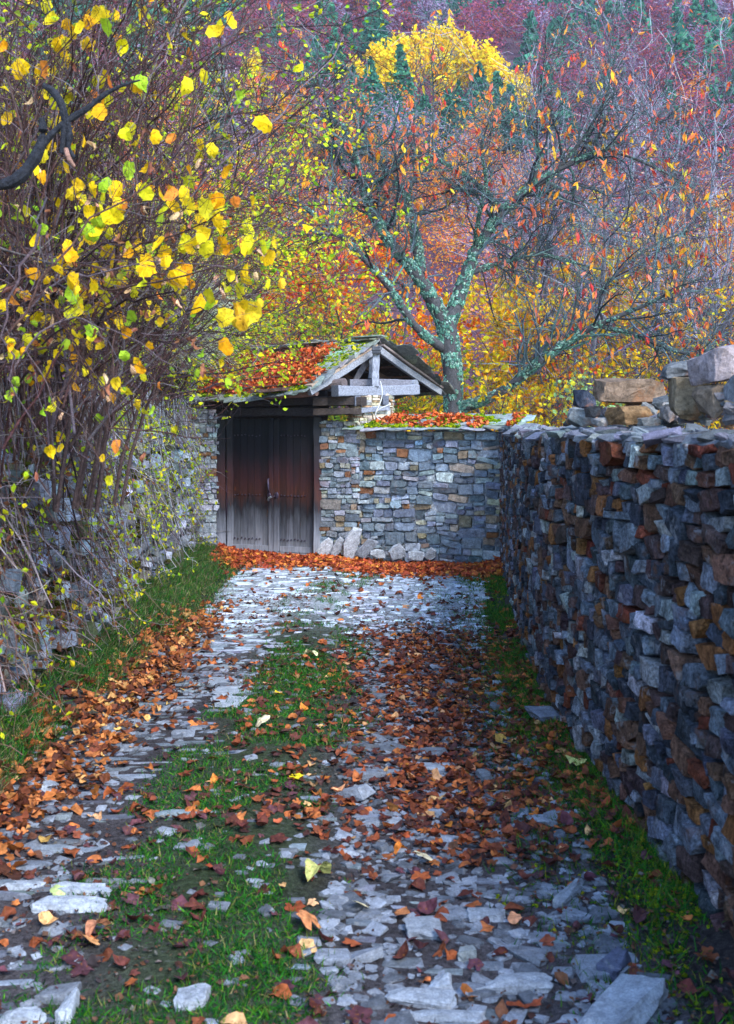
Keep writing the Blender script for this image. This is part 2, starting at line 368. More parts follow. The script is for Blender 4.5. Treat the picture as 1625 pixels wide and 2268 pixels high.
ys = np.r_[np.linspace(-6, .9, 10), np.arange(1, 17.6, .06), np.linspace(18, 45, 26), np.linspace(48, 420, 90)]
V, Fc = grid(xs, ys)
col = np.where((V[:, 1] > 20)[:, None], [.085, .040, .055], [.055, .048, .050]) * (1 + .3 * fnoise(V * .8)[:, None])
a = Acc(); a.add(V, Fc, np.clip(col, .01, 1)); o = a.build('ground', M_SOIL, smooth=True, origin=(0, 0, 0)); tag(o, 'dark earth running from the lane up to the wooded slope', 'ground', kind='structure')
ys2 = np.arange(1.2, 17.2, .07); acc = Acc(); nxx = 44
X = np.stack([np.linspace(-1.82 - .05 * math.sin(y), wx(RW, y) - .3, nxx) for y in ys2]); Y = np.repeat(ys2[:, None], nxx, 1); Z = gz(X, Y) + .006 + .006 * fnoise(np.stack([X * 9, Y * 9, X * 0], -1), 2)
Z[:, 0] -= .02; Z[:, -1] -= .02
V = np.stack([X, Y, Z], -1).reshape(-1, 3); i = np.arange(len(ys2) - 1)[:, None] * nxx + np.arange(nxx - 1)[None]; Fc = np.stack([i, i + 1, i + nxx + 1, i + nxx], -1).reshape(-1, 4)
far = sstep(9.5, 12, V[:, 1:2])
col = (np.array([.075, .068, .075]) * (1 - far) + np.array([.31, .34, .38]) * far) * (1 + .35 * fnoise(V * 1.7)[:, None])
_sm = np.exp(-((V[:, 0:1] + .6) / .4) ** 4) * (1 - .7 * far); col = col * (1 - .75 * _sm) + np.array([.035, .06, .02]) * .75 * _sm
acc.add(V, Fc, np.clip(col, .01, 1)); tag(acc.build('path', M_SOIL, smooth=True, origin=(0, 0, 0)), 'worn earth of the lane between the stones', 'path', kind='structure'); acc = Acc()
def strip_mask(X, Y):
    """how much the grass strip in the middle of the lane owns a spot"""
    c = -.60 + .12 * np.sin(Y * .9) + .10 * sstep(6, 11, Y) + .35 * sstep(12, 15, Y); w = .50 - .10 * sstep(7, 10, Y)
    return np.exp(-((X - c) / w) ** 4)
# courses of narrow slates set on edge across the lane
y = 1.6; pos = []; sc = []; cl = []
while y < 15.2:
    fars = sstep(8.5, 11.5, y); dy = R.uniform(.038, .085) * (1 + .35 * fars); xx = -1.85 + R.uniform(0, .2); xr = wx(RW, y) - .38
    while xx < xr:
        w = R.uniform(.06, .20) * (2.6 if xx < -.9 else 1); X0 = xx + w / 2; s = float(strip_mask(X0, y)); keep = .88
        keep = .80 if (X0 < -.9 and y < 9) else keep
        if X0 > -.2 and y < 9.5: keep = .38; 
        if y < 4.2: keep *= .4 if X0 > -.9 else .6
        keep *= 1 - .97 * s * (1 - .45 * fars)
        if R.random() < keep:
            pos.append((X0, y, 0)); sc.append((w / 2 * .96, dy / 2 * R.uniform(.7, 1.02), R.uniform(.014, .024))); 
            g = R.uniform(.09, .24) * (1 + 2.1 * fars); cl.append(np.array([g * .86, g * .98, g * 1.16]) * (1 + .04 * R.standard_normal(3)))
        xx += w + R.uniform(0, .03)
    y += dy * R.uniform(.92, 1.1)
pos = np.array(pos); sc = np.array(sc); cl = np.clip(np.array(cl), 0, .8)
pos[:, 2] = gz(pos[:, 0], pos[:, 1]) - sc[:, 2] + .014 + R.uniform(-.008, .005, len(pos))
Mx = scaleM(euler(R.normal(0, .04, len(pos)), R.normal(0, .03, len(pos)), R.normal(.0, .07, len(pos)) - .10 * (pos[:, 0] + .3)), sc)
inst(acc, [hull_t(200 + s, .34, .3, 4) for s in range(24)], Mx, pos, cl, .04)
# small broken stones
n = 9000; X = R.uniform(-1.9, 1.05, n); Y = 1.7 + 9 * R.random(n) ** 1.2; k = (strip_mask(X, Y) < .35) | (R.random(n) < .2); k &= (X > -.15) | (R.random(n) < .4); X = X[k]; Y = Y[k]; n = len(X)
s = R.lognormal(-4.1, .5, n); g = R.uniform(.09, .30, n)
inst(acc, LOWST, scaleM(euler(R.normal(0, .15, n), R.normal(0, .15, n), R.normal(0, .6, n)), np.c_[s * 1.5, s, s * .4]), np.c_[X, Y, gz(X, Y) + s * .05 + .006], np.c_[g * .88, g * .98, g * 1.16], .05)
o = acc.build('path_paving', M_PAVE, origin=(0, 0, 0)); tag(o, 'slates set on edge along two worn wheel tracks', 'paving', kind='structure')

# ------------------------------------------------------------------ stone walls
def cells(L, H, smin, smax, asp=1.7, seed=0, big=.12):
    r = np.random.default_rng(seed); out = []
    def rec(x, z, w, h):
        t = r.uniform(smin, smax) * (1.9 if r.random() < big else 1)
        if h <= t and w <= t * asp * r.uniform(.8, 1.5): out.append((x, z, w, h)); return
        if h > t * .95 and (h * asp > w * .9 or h > t * 1.8) and h > smin * 1.2:
            c = r.uniform(.32, .68); rec(x, z, w, h * c); rec(x, z + h * c, w, h * (1 - c))
        elif w > smin * 1.1: c = r.uniform(.3, .7); rec(x, z, w * c, h); rec(x + w * c, z, w * (1 - c), h)
        else: out.append((x, z, w, h))
    z = 0.
    while z < H:
        hh = min(r.uniform(.28, .5), H - z)
        if H - z - hh < .12: hh = H - z
        x = 0.
        while x < L:
            ww = min(r.uniform(.4, 1.2), L - x)
            if L - x - ww < .2: ww = L - x
            rec(x, z, ww, hh); x += ww
        z += hh
    return np.array(out)
def wallmap(tab_xy, flip):
    """u along the foot line, outward offset, height -> world"""
    p = np.asarray(tab_xy, float); s = np.r_[0, np.cumsum(np.linalg.norm(np.diff(p, axis=0), axis=1))]
    def f(U, O, Z):
        x = np.interp(U, s, p[:, 0]); y_ = np.interp(U, s, p[:, 1]); e = .15
        dx = np.interp(U + e, s, p[:, 0]) - np.interp(U - e, s, p[:, 0]); dy = np.interp(U + e, s, p[:, 1]) - np.interp(U - e, s, p[:, 1]); l = np.maximum(np.hypot(dx, dy), 1e-6)
        nx_, ny_ = (-dy / l, dx / l) if flip else (dy / l, -dx / l)
        return np.stack([x + nx_ * O, y_ + ny_ * O, Z], -1)
    return f, s[-1]
def stone_wall(acc, tab, flip, H, z0, smin, smax, palette, w, seed, T, depth=.07, proud=.05, tilt=.06, gap=.012, top=None, backing=None, thick=.5, asp=1.7, core=None):
    f, L = wallmap(tab, flip); cs = cells(L, H, smin, smax, asp, seed); n = len(cs)
    U = cs[:, 0] + cs[:, 2] / 2; Z = cs[:, 1] + cs[:, 3] / 2; Z = Z + .035 * vnoise(np.stack([U * 1.1, Z * 1.6, U * 0 + seed], -1)) * np.sin(np.pi * np.clip(Z / H, 0, 1)); jit = R.uniform(-proud, proud, n)
    pr = R.integers(0, len(T), n); col = pal(palette, n, w, .18)
    rot = euler(R.normal(0, tilt * .8, n), R.normal(0, tilt, n), R.normal(0, tilt * .8, n)); S = scaleM(rot, np.c_[np.maximum(cs[:, 2] / 2 - gap / 2, .015), np.full(n, depth), np.maximum(cs[:, 3] / 2 - gap / 2, .012)])
    for t, (tv, tf) in enumerate(T):
        s_ = np.where(pr == t)[0]
        if not len(s_): continue
        V = np.einsum('nij,mj->nmi', S[s_], tv)
        Uv = V[..., 0] + U[s_][:, None]; O = V[..., 1] + jit[s_][:, None]; Zv = V[..., 2] + Z[s_][:, None]
        W = f(Uv, O, Zv + z0)
        Fc = (tf[:, ::-1] if flip else tf)[None] + (np.arange(len(s_)) * len(tv))[:, None, None]
        acc.add(W.reshape(-1, 3), Fc.reshape(-1, tf.shape[1]), np.clip(np.repeat(col[s_], len(tv), 0) * (1 + .05 * R.standard_normal((len(s_) * len(tv), 1))), 0, 1))
    if core is not None:
        k = max(3, int(L / .12)); kz = int(H / .08) + 1
        u = np.linspace(0, L, k); zz = np.linspace(-.25, H, kz); UU, ZZ = np.meshgrid(u, zz)
        n3 = .022 * fnoise(np.stack([UU * 6, ZZ * 8, UU * 0 + seed], -1), 2)
        W = f(UU, backing + n3, ZZ + z0).reshape(-1, 3); i = np.arange(kz - 1)[:, None] * k + np.arange(k - 1)[None]; q = np.stack([i, i + 1, i + k + 1, i + k], -1).reshape(-1, 4)
        acc.add(W, q if flip else q[:, ::-1], core)
        # top and back of the wall's core
        Wt = np.concatenate([f(u, np.full(k, backing), np.full(k, H + z0)), f(u, np.full(k, -thick / 2), np.full(k, H + z0 + .01)), f(u, np.full(k, -thick), np.full(k, H + z0)), f(u, np.full(k, -thick), np.full(k, z0 - .25))])
        Wt[:, 2] += np.r_[.02 * R.standard_normal(3 * k), np.zeros(k)]; Wt[:k, 2] = H + z0
        i = np.arange(3)[:, None] * k + np.arange(k - 1)[None]; q = np.stack([i, i + 1, i + k + 1, i + k], -1).reshape(-1, 4)
        acc.add(Wt, q if flip else q[:, ::-1], core)
    return f, L

# right-hand wall
DK = [(.05, .06, .08), (.10, .12, .155), (.17, .20, .25), (.085, .055, .055), (.15, .085, .06), (.30, .32, .35), (.22, .10, .04), (.16, .045, .03), (.40, .41, .43)]
acc = Acc()
fR, LR = stone_wall(acc, RW, True, 1.93, 0, .065, .175, DK, [5, 5, 4, 4, 4, 1.6, 1.6, 1.0, .5], 5, ROUGH, depth=.085, proud=.020, tilt=.13, gap=-.006, backing=-.02, thick=.52, asp=1.5, core=(.03, .03, .035))  # near-black core: the shade deep in the gaps is put into its colour
rw = empty('stone_wall', (1.6, 4.5, 0), 'long dark rubble wall along the right side of the lane', 'stone wall')
acc.build('stonework', M_DARK, rw)
acc = Acc(); n = 520; U = R.uniform(0, LR, n); O = R.uniform(-.5, .06, n); s = R.uniform(.03, .075, n)
inst(acc, ROUGH, scaleM(euler(R.normal(0, .2, n), R.normal(0, .2, n), R.uniform(0, 6, n)), np.c_[s * 1.6, s * 1.3, s * .4]), fR(U, O, np.full(n, 1.945) + R.uniform(-.02, .02, n)), pal([(.13, .14, .165), (.10, .105, .12), (.18, .19, .21)], n))
k = 160; u = np.linspace(0, LR, k); rows = [(-.5, 1.90), (-.5, 1.955), (-.25, 1.965), (.03, 1.955), (.055, 1.93), (.05, 1.90)]
W = np.concatenate([fR(u, np.full(k, o_) + .012 * R.standard_normal(k), np.full(k, z_) + .008 * R.standard_normal(k)) for o_, z_ in rows]); i = np.arange(len(rows) - 1)[:, None] * k + np.arange(k - 1)[None]
acc.add(W, np.stack([i, i + k, i + k + 1, i + 1], -1).reshape(-1, 4), (.13, .14, .16)); acc.build('mortar_cap', M_MORTAR, rw)

# gate-side wall facing the lane
GW = [(-.22, 16.42), (2.12, 15.25)]
LT = [(.16, .20, .25), (.24, .29, .35), (.12, .15, .19), (.33, .37, .41), (.25, .20, .14), (.22, .10, .05), (.33, .30, .24), (.12, .13, .15)]
LWT = [5, 5, 4, 3, 1.6, .8, 1.3, 1]
gw = empty('stone_wall', (.9, 15.8, 0), 'grey coursed rubble wall with slate coping facing the lane', 'stone wall')
acc = Acc(); fG, LG = stone_wall(acc, GW, False, 1.95, -.02, .075, .185, LT, LWT, 21, STONES, depth=.05, proud=.026, tilt=.10, gap=.007, backing=.004, thick=.45, asp=2.0, core=(.24, .26, .29)); acc.build('stonework', M_STONE, gw)
def slate_rows(acc, fpos, nu, rows, L, sx, sy, colr, tiltx=0.):
    for r_ in range(rows):
        x = R.uniform(-.1, .05)
        while x < L:
            w = R.uniform(sx * .65, sx * 1.5); p, Mb = fpos((x + w / 2) / L, (r_ + .5) / rows)
            m = Mb @ euler(tiltx + R.normal(0, .03), R.normal(0, .05), R.normal(0, .14))
            T_ = SLATE[R.integers(len(SLATE))]; V = (T_[0] * [w / 2 * 1.06, sy / 2 * R.uniform(.85, 1.25), R.uniform(.009, .017)]) @ m.T + p
            g = R.uniform(.6, 1.25); acc.add(V, T_[1], np.clip(np.array(colr) * g * (1 + .08 * R.standard_normal(3)), 0, 1)); x += w * .93
acc = Acc(); dG = norm(np.array([GW[1][0] - GW[0][0], GW[1][1] - GW[0][1], 0.])); nG = np.array([dG[1], -dG[0], 0])   # outward
def copef(u, v):
    p = np.array([GW[0][0], GW[0][1], 0]) + dG * (u * LG) + nG * (.16 - v * .60); z = 1.975 + .165 * v + .015 * (v > .3)
    up = norm(np.array([0, 0, 1.]) + nG * .28); return p + [0, 0, z], np.stack([dG, np.cross(up, dG), up], 1)
slate_rows(acc, copef, 0, 4, LG + .15, .42, .30, (.22, .25, .24)); acc.build('slate_coping', M_SLATE, gw)
def tuft(acc, P_, s, col, M_=None):
    n = len(P_); T_ = [stone_t(3, 2.4, .3, .35, 300 + q) for q in range(5)]
    inst(acc, T_, scaleM(euler(R.normal(0, .4, n), R.normal(0, .4, n), R.uniform(0, 6, n)), np.c_[s, s * R.uniform(.6, 1, n), s * R.uniform(.4, .7, n)]), P_, col, .25)
MOSSC = [(.20, .26, .006), (.12, .20, .006), (.32, .34, .008), (.06, .13, .008)]
def patch_points(f, n, thr, sc, seed):
    u = R.random(n * 6); v = R.random(n * 6); m = vnoise(np.stack([u * sc[0], v * sc[1], u * 0 + seed], -1)) > thr; u = u[m][:n]; v = v[m][:n]
    return np.array([f(a_, b_)[0] for a_, b_ in zip(u, v)])
acc = Acc(); Pm = patch_points(copef, 2600, -.2, (14, 3), 5.3) + [0, 0, .02]; tuft(acc, Pm, R.uniform(.012, .03, len(Pm)), pal(MOSSC, len(Pm))); acc.build('moss', M_MOSS, gw)

RED = [(.50, .08, .02), (.60, .13, .03), (.34, .05, .015), (.70, .22, .07), (.20, .035, .015), (.50, .11, .05)]
def litter(acc, P_, s, cols, w=None, up=.35, T_=None, var=.2):
    n = len(P_); inst(acc, T_ or DRYL, scaleM(euler(R.normal(0, up, n), R.normal(0, up, n), R.uniform(0, 6.3, n)), np.c_[s, s, s]), P_, pal(cols, n, w, var), .10)
acc = Acc(); Pl = patch_points(copef, 560, -.05, (9, 2), 9.3); Pl[:, 2] += R.uniform(.02, .055, len(Pl)); litter(acc, Pl, R.uniform(.03, .05, len(Pl)), RED, up=.5)
tag(acc.build('fallen_leaves', M_DRY), 'red brown leaves lying along the slate coping of the gate-side wall', 'fallen leaves', kind='stuff')

# left bank wall, half buried in growth
acc = Acc(); PALE = [(.20, .22, .25), (.34, .37, .42), (.12, .12, .12), (.09, .10, .05), (.25, .22, .18)]
lw = empty('stone_wall', (-2.4, 9, 0), 'pale mossy retaining wall buried under creepers left of the lane', 'stone wall')
fL, LL = stone_wall(acc, LW, False, 1.85, 0, .10, .26, PALE, [4, 4, 3, 2, 1], 33, ROUGH, depth=.12, proud=.09, tilt=.22, gap=.01, backing=-.02, thick=.4, core=(.05, .05, .04)); acc.build('stonework', M_PALE, lw)
acc = Acc(); n = 2200; U = R.uniform(0, LL, n); Z = R.uniform(.3, 1.8, n); m = vnoise(np.stack([U * 2.2, Z * 2.2, U * 0 + 2], -1)) > .05; U, Z = U[m], Z[m]
tuft(acc, fL(U, R.uniform(.06, .14, len(U)), Z), R.uniform(.02, .055, len(U)), pal([(.13, .13, .012), (.08, .09, .012), (.05, .05, .01)], len(U))); acc.build('moss', M_MOSS, lw)

# ------------------------------------------------------------------ gatehouse
gh = empty('gatehouse', (-1.5, 17, 0), 'old wooden double gate under a slate roof strewn with red leaves', 'gatehouse')
def box(acc, c, ax, ay, az, hx, hy, hz, col, n=2, k=14, nz=.0):
    """squared timber: half sizes along three unit axes"""
    V, Fc = cube_grid(n); V = V / (np.sum(np.abs(V) ** k, 1, keepdims=True) ** (1 / k))
    V = V * [hx, hy, hz]; 
    if nz: V = V + nz * R.standard_normal(V.shape)
    acc.add(V @ np.stack([ax, ay, az]) + c, Fc, col)
def beam(acc, a_, b_, w, h, col, up=(0, 0, 1), rnd=False, seg=10):
    a_ = np.asarray(a_, float); b_ = np.asarray(b_, float); d = norm(b_ - a_); s = norm(np.cross(d, up)); u = np.cross(s, d); L_ = np.linalg.norm(b_ - a_)
    ns = 12 if rnd else 8; q = np.linspace(0, 2 * math.pi, ns, endpoint=False) + math.pi / 8
    kk = 2.2 if rnd else 9.
    prof = np.c_[np.cos(q), np.sin(q)]; prof = prof / (np.sum(np.abs(prof) ** kk, 1, keepdims=True) ** (1 / kk))
    if not rnd: prof = np.array([(-1, -.86), (-.88, -1), (.88, -1), (1, -.86), (1, .86), (.88, 1), (-.88, 1), (-1, .86)], float); ns = 8
    V = []; ph = R.uniform(0, 9)
    for i in range(seg + 1):
        t = i / seg; c = a_ + (b_ - a_) * t + s * .006 * math.sin(t * 5 + ph) + u * .008 * math.sin(t * 4 + ph * 2); kx = 1 + .05 * R.standard_normal()
        V.append(c + prof[:, :1] * s * w / 2 * kx + prof[:, 1:] * u * h / 2 * kx)
    V = np.concatenate(V); i = np.arange(seg)[:, None] * ns; j = np.arange(ns)[None]; jn = (j + 1) % ns
    Fq = np.stack([i + j, i + ns + j, i + ns + jn, i + jn], -1).reshape(-1, 4); acc.add(V, Fq, col)
    for e, idx in ((0, range(ns)), (seg, range(ns - 1, -1, -1))):
        ring = V[e * ns:(e + 1) * ns]; acc.add(np.vstack([ring, ring.mean(0)]), np.array([[k_, (k_ + 1) % ns, ns] if e == 0 else [(k_ + 1) % ns, k_, ns] for k_ in range(ns)])[:, ::1], np.array(col) * .75)
def bpart(name, a_, b_, w, h, col, mat, parent=gh, **kw):
    acc = Acc(); beam(acc, a_, b_, w, h, col, **kw); return acc.build(name, mat, parent)
dR = np.array([-.70, 16.62, 0.]); dL = np.array([-2.36, 17.28, 0.]); ux = norm(dR - dL); uy = np.array([-ux[1], ux[0], 0.]); uz = np.array([0, 0, 1.])   # uy points away from the lane
DW = np.linalg.norm(dR - dL)
GREY = (.20, .215, .26); DARKW = (.035, .032, .038); BROWN = (.10, .065, .055)
# frame posts and lintels
def D(u, out, z): return dL + ux * u - uy * out + uz * z
o = bpart('door_post', D(.07, .03, -.03), D(.07, .03, 2.14), .14, .16, (1, 1, 1), M_DOOR, up=(0, 1, 0)); o = bpart('door_post', D(DW - .05, .03, -.03), D(DW - .05, .03, 2.14), .12, .16, (1, 1, 1), M_DOOR, up=(0, 1, 0))
bpart('door_post', D(.205, .00, -.03), D(.205, .0, 2.14), .11, .12, (1, 1, 1), M_DOOR, up=(0, 1, 0))
bpart('threshold', D(.1, .02, .01), D(DW - .1, .02, .01), .14, .06, (.2, .2, .22), M_WOOD[0])
bpart('lintel', D(-.12, .03, 2.21), D(DW + .05, .03, 2.23), .20, .13, DARKW, M_WOOD[0]); bpart('lintel', D(-.2, .07, 2.35), D(DW + .62, .07, 2.40), .22, .12, DARKW, M_WOOD[0])
acc = Acc(); box(acc, D(DW / 2, -.09, 2.32), ux, uy, uz, DW / 2 + .1, .015, .30, DARKW); acc.build('boarding', M_WOOD[0], gh)
# two leaves of boards
x0 = .265; x1 = DW - .115; midu = x0 + (x1 - x0) * .52
lock = None
def studs(par, us, z, col_m=M_IRON):
    T_ = stone_t(3, 2.2, 0, 0, 1); me = None
    for u in us:
        if me is None:
            acc = Acc(); acc.add(T_[0] * .013, T_[1], (.1, .1, .1)); ob = acc.build('nail', col_m, par, smooth=True, origin=(0, 0, 0)); me = ob.data
        else: ob = bpy.data.objects.new('nail', me); C.objects.link(ob); ob.parent = par
        p = D(u, .012 + .022, z + R.normal(0, .006)); ob.location = [p[i] - ORI[par.name][i] for i in range(3)]
def leaf_door(u0, u1, nb, lab):
    p = D((u0 + u1) / 2, 0, 0); acc = Acc(); w = (u1 - u0) / nb
    for i in range(nb): box(acc, D(u0 + (i + .5) * w, .0 + R.uniform(-.004, .004), 1.09), ux, uy, uz, w / 2 - .0022, .022, 1.03, np.ones(3) * R.uniform(.6, 1.0), 2, 300)
    o_ = acc.build('door_leaf', M_DOOR, gh); tag(o_, lab)
    ORI[o_.name] = ORI[gh.name]
    acc = Acc(); box(acc, D((u0 + u1) / 2, .018, .10), ux, uy, uz, (u1 - u0) / 2, .025, .045, (1, 1, 1), 3, 20); acc.build('bottom_rail', M_DOOR, o_)
    for z in (1.86, .93, .25): studs(o_, [u0 + (i + f_) * w for i in range(nb) for f_ in (.3, .75)][:8], z)
    return o_
dl = leaf_door(x0, midu - .09, 5, None); dr = leaf_door(midu + .09, x1, 5, None)
for u_, par in ((midu - .045, dl), (midu + .045, dr)):
    acc = Acc(); box(acc, D(u_, .02, 1.08), ux, uy, uz, .042, .034, 1.05, (1, 1, 1), 3, 30); acc.build('meeting_stile', M_DOOR, par)
def disc(name, u, z, out, r_, mat, par, asp=1., th=.012):
    V, Fc = cube_grid(4); V = V / np.sqrt(np.sum(V * V, 1, keepdims=True)); acc = Acc(); acc.add((V * [r_, th, r_ * asp]) @ np.stack([ux, uy, uz]) + D(u, out, z), Fc, (.1, .1, .1)); return acc.build(name, mat, par, smooth=True)
disc('lock_plate', midu - .075, .93, .062, .036, M_IRON, dl, 1.25); disc('lock_plate', midu + .055, .935, .062, .038, M_IRON, dr, 1.3)
acc = Acc(); tubes(acc, [[D(midu - .075, .065, 1.19), D(midu - .075, .09, 1.17), D(midu - .07, .095, 1.08), D(midu - .07, .09, 1.0), D(midu - .07, .065, .98)]], [[.014, .018, .02, .018, .014]], 8, (.1, .1, .1)); acc.build('handle', M_IRON, dl, smooth=True)
acc = Acc(); tubes(acc, [[D(midu - .02, .075, .93), D(midu - .005, .10, .92), D(midu + .02, .10, .90), D(midu + .03, .08, .93)]], [[.006] * 4], 6, (.1, .1, .1)); acc.build('chain', M_IRON, dl, smooth=True)
pk = Acc(); beam(pk, D(midu - .01, .11, .915), D(midu - .075, .11, .855), .03, .028, (.6, .6, .6)); tag(pk.build('padlock', M_STEEL), 'small shiny padlock hanging between the two gate leaves', 'padlock')
# stone piers
acc = Acc(); pr_ = D(DW + .01, .04, 0); stone_wall(acc, [(pr_[0], pr_[1]), (-.15, 16.30), (-.10, 16.75)], False, 2.10, -.02, .065, .16, [(.20, .23, .27), (.29, .32, .36), (.27, .22, .15), (.22, .11, .06), (.32, .30, .26)], [5, 4, 1.6, 1, 1.3], 8, STONES, depth=.05, proud=.022, tilt=.08, gap=.006, backing=.012, thick=.35, asp=1.7, core=(.26, .28, .30)); acc.build('stone_pier', M_STONE, gh)
acc = Acc(); stone_wall(acc, [(-3.0, 17.2), (-2.38, 17.19), (-2.36, 17.5)], False, 2.3, -.02, .06, .15, [(.30, .33, .37), (.40, .43, .47), (.22, .24, .28), (.27, .14, .08)], [4, 4, 2, 1], 12, STONES, depth=.05, proud=.022, tilt=.08, gap=.006, backing=.012, thick=.3, asp=1.7, core=(.27, .29, .32)); acc.build('stone_pier', M_STONE, gh)
# upper stub of the right pier: timbers laced with pale stone
ps = P(786, 900, 16.25); pe = P(862, 900, 16.5); pdir = norm(np.array([pe[0] - ps[0], pe[1] - ps[1], 0])); 
acc = Acc(); stone_wall(acc, [(ps[0] - .1, ps[1] + .35), (ps[0], ps[1]), (pe[0], pe[1]), (pe[0] + .05, pe[1] + .4)], False, .42, 2.06, .04, .075, [(.46, .40, .30), (.42, .42, .42), (.40, .26, .15)], [3, 2, 1], 9, STONES, depth=.04, proud=.01, tilt=.04, gap=.006, backing=.01, thick=.12, asp=3.2, core=(.4, .34, .26)); acc.build('stone_pier', M_STONE, gh)
bpart('lacing_beam', P(700, 912, 16.45) , P(800, 912, 16.15), .22, .10, (.07, .055, .05), M_WOOD[0]); bpart('lacing_beam', P(700, 889, 16.45), P(806, 890, 16.15), .22, .13, (.06, .048, .045), M_WOOD[0])
bpart('lacing_beam', P(786, 909, 16.14), P(861, 905, 16.42), .06, .075, GREY, M_WOOD[0]); bpart('lacing_beam', P(784, 889, 16.10), P(800, 889, 16.14), .07, .15, (.10, .11, .14), M_WOOD[0]); bpart('lacing_beam', P(845, 887, 16.36), P(858, 887, 16.42), .07, .15, (.10, .11, .14), M_WOOD[0])
# roof
RN = P(835, 762, 16.9); RF = P(470, 790, 18.9); FR = P(686, 860, 15.85); FL = P(446, 882, 17.15); BR = P(974, 866, 18.0); BL = BR + (RF - RN)
FR[2] -= .02
bpart('ridge_beam', RN + (RN - RF) * .02 - [0, 0, .11], RF - [0, 0, .11], .13, .13, (.16, .17, .2), M_WOOD[0])
# verge rafters
RA = RN - [0, 0, .10]
bpart('rafter', RA + [-.02, -.04, .0], FR + np.array([-.01, -.05, -.03]), .07, .11, (.24, .25, .28), M_WOOD[0]); bpart('rafter', RA + [.03, -.04, 0], BR + np.array([0, -.05, -.03]), .07, .10, (.22, .23, .26), M_WOOD[0])
bpart('verge_board', RA + [-.04, -.02, .075], FR + np.array([-.03, -.02, .05]), .16, .035, (.32, .24, .18), M_WOOD[0]); bpart('verge_board', RA + [.05, -.02, .075], BR + np.array([.0, -.02, .05]), .16, .035, (.22, .18, .17), M_WOOD[0])
for t in (.18, .36, .54, .72, .9):
    o1 = (RF - RN) * t; bpart('rafter', RA + o1, FR + o1 - [0, 0, .03], .07, .09, (.09, .06, .05), M_WOOD[0]); bpart('rafter', RA + o1, BR + o1 - [0, 0, .03], .07, .09, (.09, .06, .05), M_WOOD[0])
for q in (.22, .45, .68, .9):       # boards under the slates
    for A_, B_ in ((FR, FL), (BR, BL)):
        a0 = RA * (1 - q) + A_ * q + [0, 0, .045]; b0 = (RF - [0, 0, .1]) * (1 - q) + B_ * q + [0, 0, .045]
        bpart('batten', a0, b0, .28, .02, (.12, .065, .05), M_WOOD[0])
bpart('eaves_beam', FR + np.array([.10, .05, -.04]), FL + np.array([0, .05, -.03]), .10, .10, (.20, .12, .10), M_WOOD[0], rnd=True)
bpart('wall_plate', P(762, 849, 16.05), P(500, 876, 17.3), .17, .15, (.15, .12, .12), M_WOOD[0], rnd=True); bpart('wall_plate', P(921, 849, 17.1), P(921, 849, 17.1) + (RF - RN) * .9, .14, .13, (.26, .28, .33), M_WOOD[0], rnd=True)
bpart('tie_beam', P(742, 866, 16.02), P(922, 864, 17.0), .17, .155, (.21, .225, .27), M_WOOD[0]); bpart('tie_beam', P(770, 849, 16.5), P(915, 849, 17.2), .12, .11, (.15, .15, .18), M_WOOD[0])
bpart('king_post', P(832, 858, 16.42), P(832, 776, 16.6), .105, .12, (.23, .245, .29), M_WOOD[2], up=(0, 1, 0)); bpart('strut', P(822, 840, 16.8), P(823, 775, 16.9), .09, .09, (.14, .15, .18), M_WOOD[2], up=(0, 1, 0))
bpart('strut', P(782, 848, 16.85), P(815, 800, 16.95), .09, .09, (.16, .15, .17), M_WOOD[2], up=(0, 1, 0)); bpart('ridge_block', P(833, 784, 16.5), P(833, 768, 16.5), .13, .14, (.07, .075, .09), M_WOOD[2], up=(0, 1, 0))
for i, (xa, xb, yy) in enumerate(((462, 540, 884), (540, 625, 879), (610, 700, 872), (560, 640, 866))):
    bpart('eaves_board', P(xa, yy, 17.0 - i * .25), P(xb, yy - 3, 16.75 - i * .25), .2, .05, (.13, .08, .07), M_WOOD[0])
def roofer(A0, B0, A1, B1, lift=.05):      # A0->B0 eave, A1->B1 ridge ; v from eave to ridge
    n_ = norm(np.cross(B0 - A0, A1 - A0)); n_ = n_ if n_[2] > 0 else -n_
    def f(u, v):
        p = (A0 * (1 - u) + B0 * u) * (1 - v) + (A1 * (1 - u) + B1 * u) * v; sag = -.06 * math.sin(math.pi * u) * (1 - .5 * v)
        e1 = norm(B0 - A0); e1 = e1 - n_ * np.dot(e1, n_); return p + n_ * (lift + .02 * math.sin(u * 9) * v) + [0, 0, sag], np.stack([e1, np.cross(n_, e1), n_], 1)
    return f
front = roofer(FR + norm(FR - RN) * .08, FL + norm(FR - RN) * .08, RN, RF); back = roofer(BL + norm(BR - RN) * .06, BR + norm(BR - RN) * .06, RF, RN)
Lr = np.linalg.norm(RF - RN); acc = Acc()
slate_rows(acc, front, 0, 15, Lr, .30, .26, (.20, .225, .215), tiltx=-.10); slate_rows(acc, front, 0, 2, Lr, .42, .30, (.15, .17, .165), tiltx=-.1); slate_rows(acc, back, 0, 13, Lr, .32, .28, (.16, .17, .165), tiltx=-.1)
def ridf(u, v): p = RN * (1 - u) + RF * u; p = p + [0, 0, .085 + .02 * math.sin(u * 20)]; return p + norm(FR - RN) * (.1 - .2 * v), np.stack([norm(RF - RN), np.cross([0, 0, 1], norm(RF - RN)), [0, 0, 1]], 1)
slate_rows(acc, ridf, 0, 2, Lr, .45, .24, (.20, .22, .2))
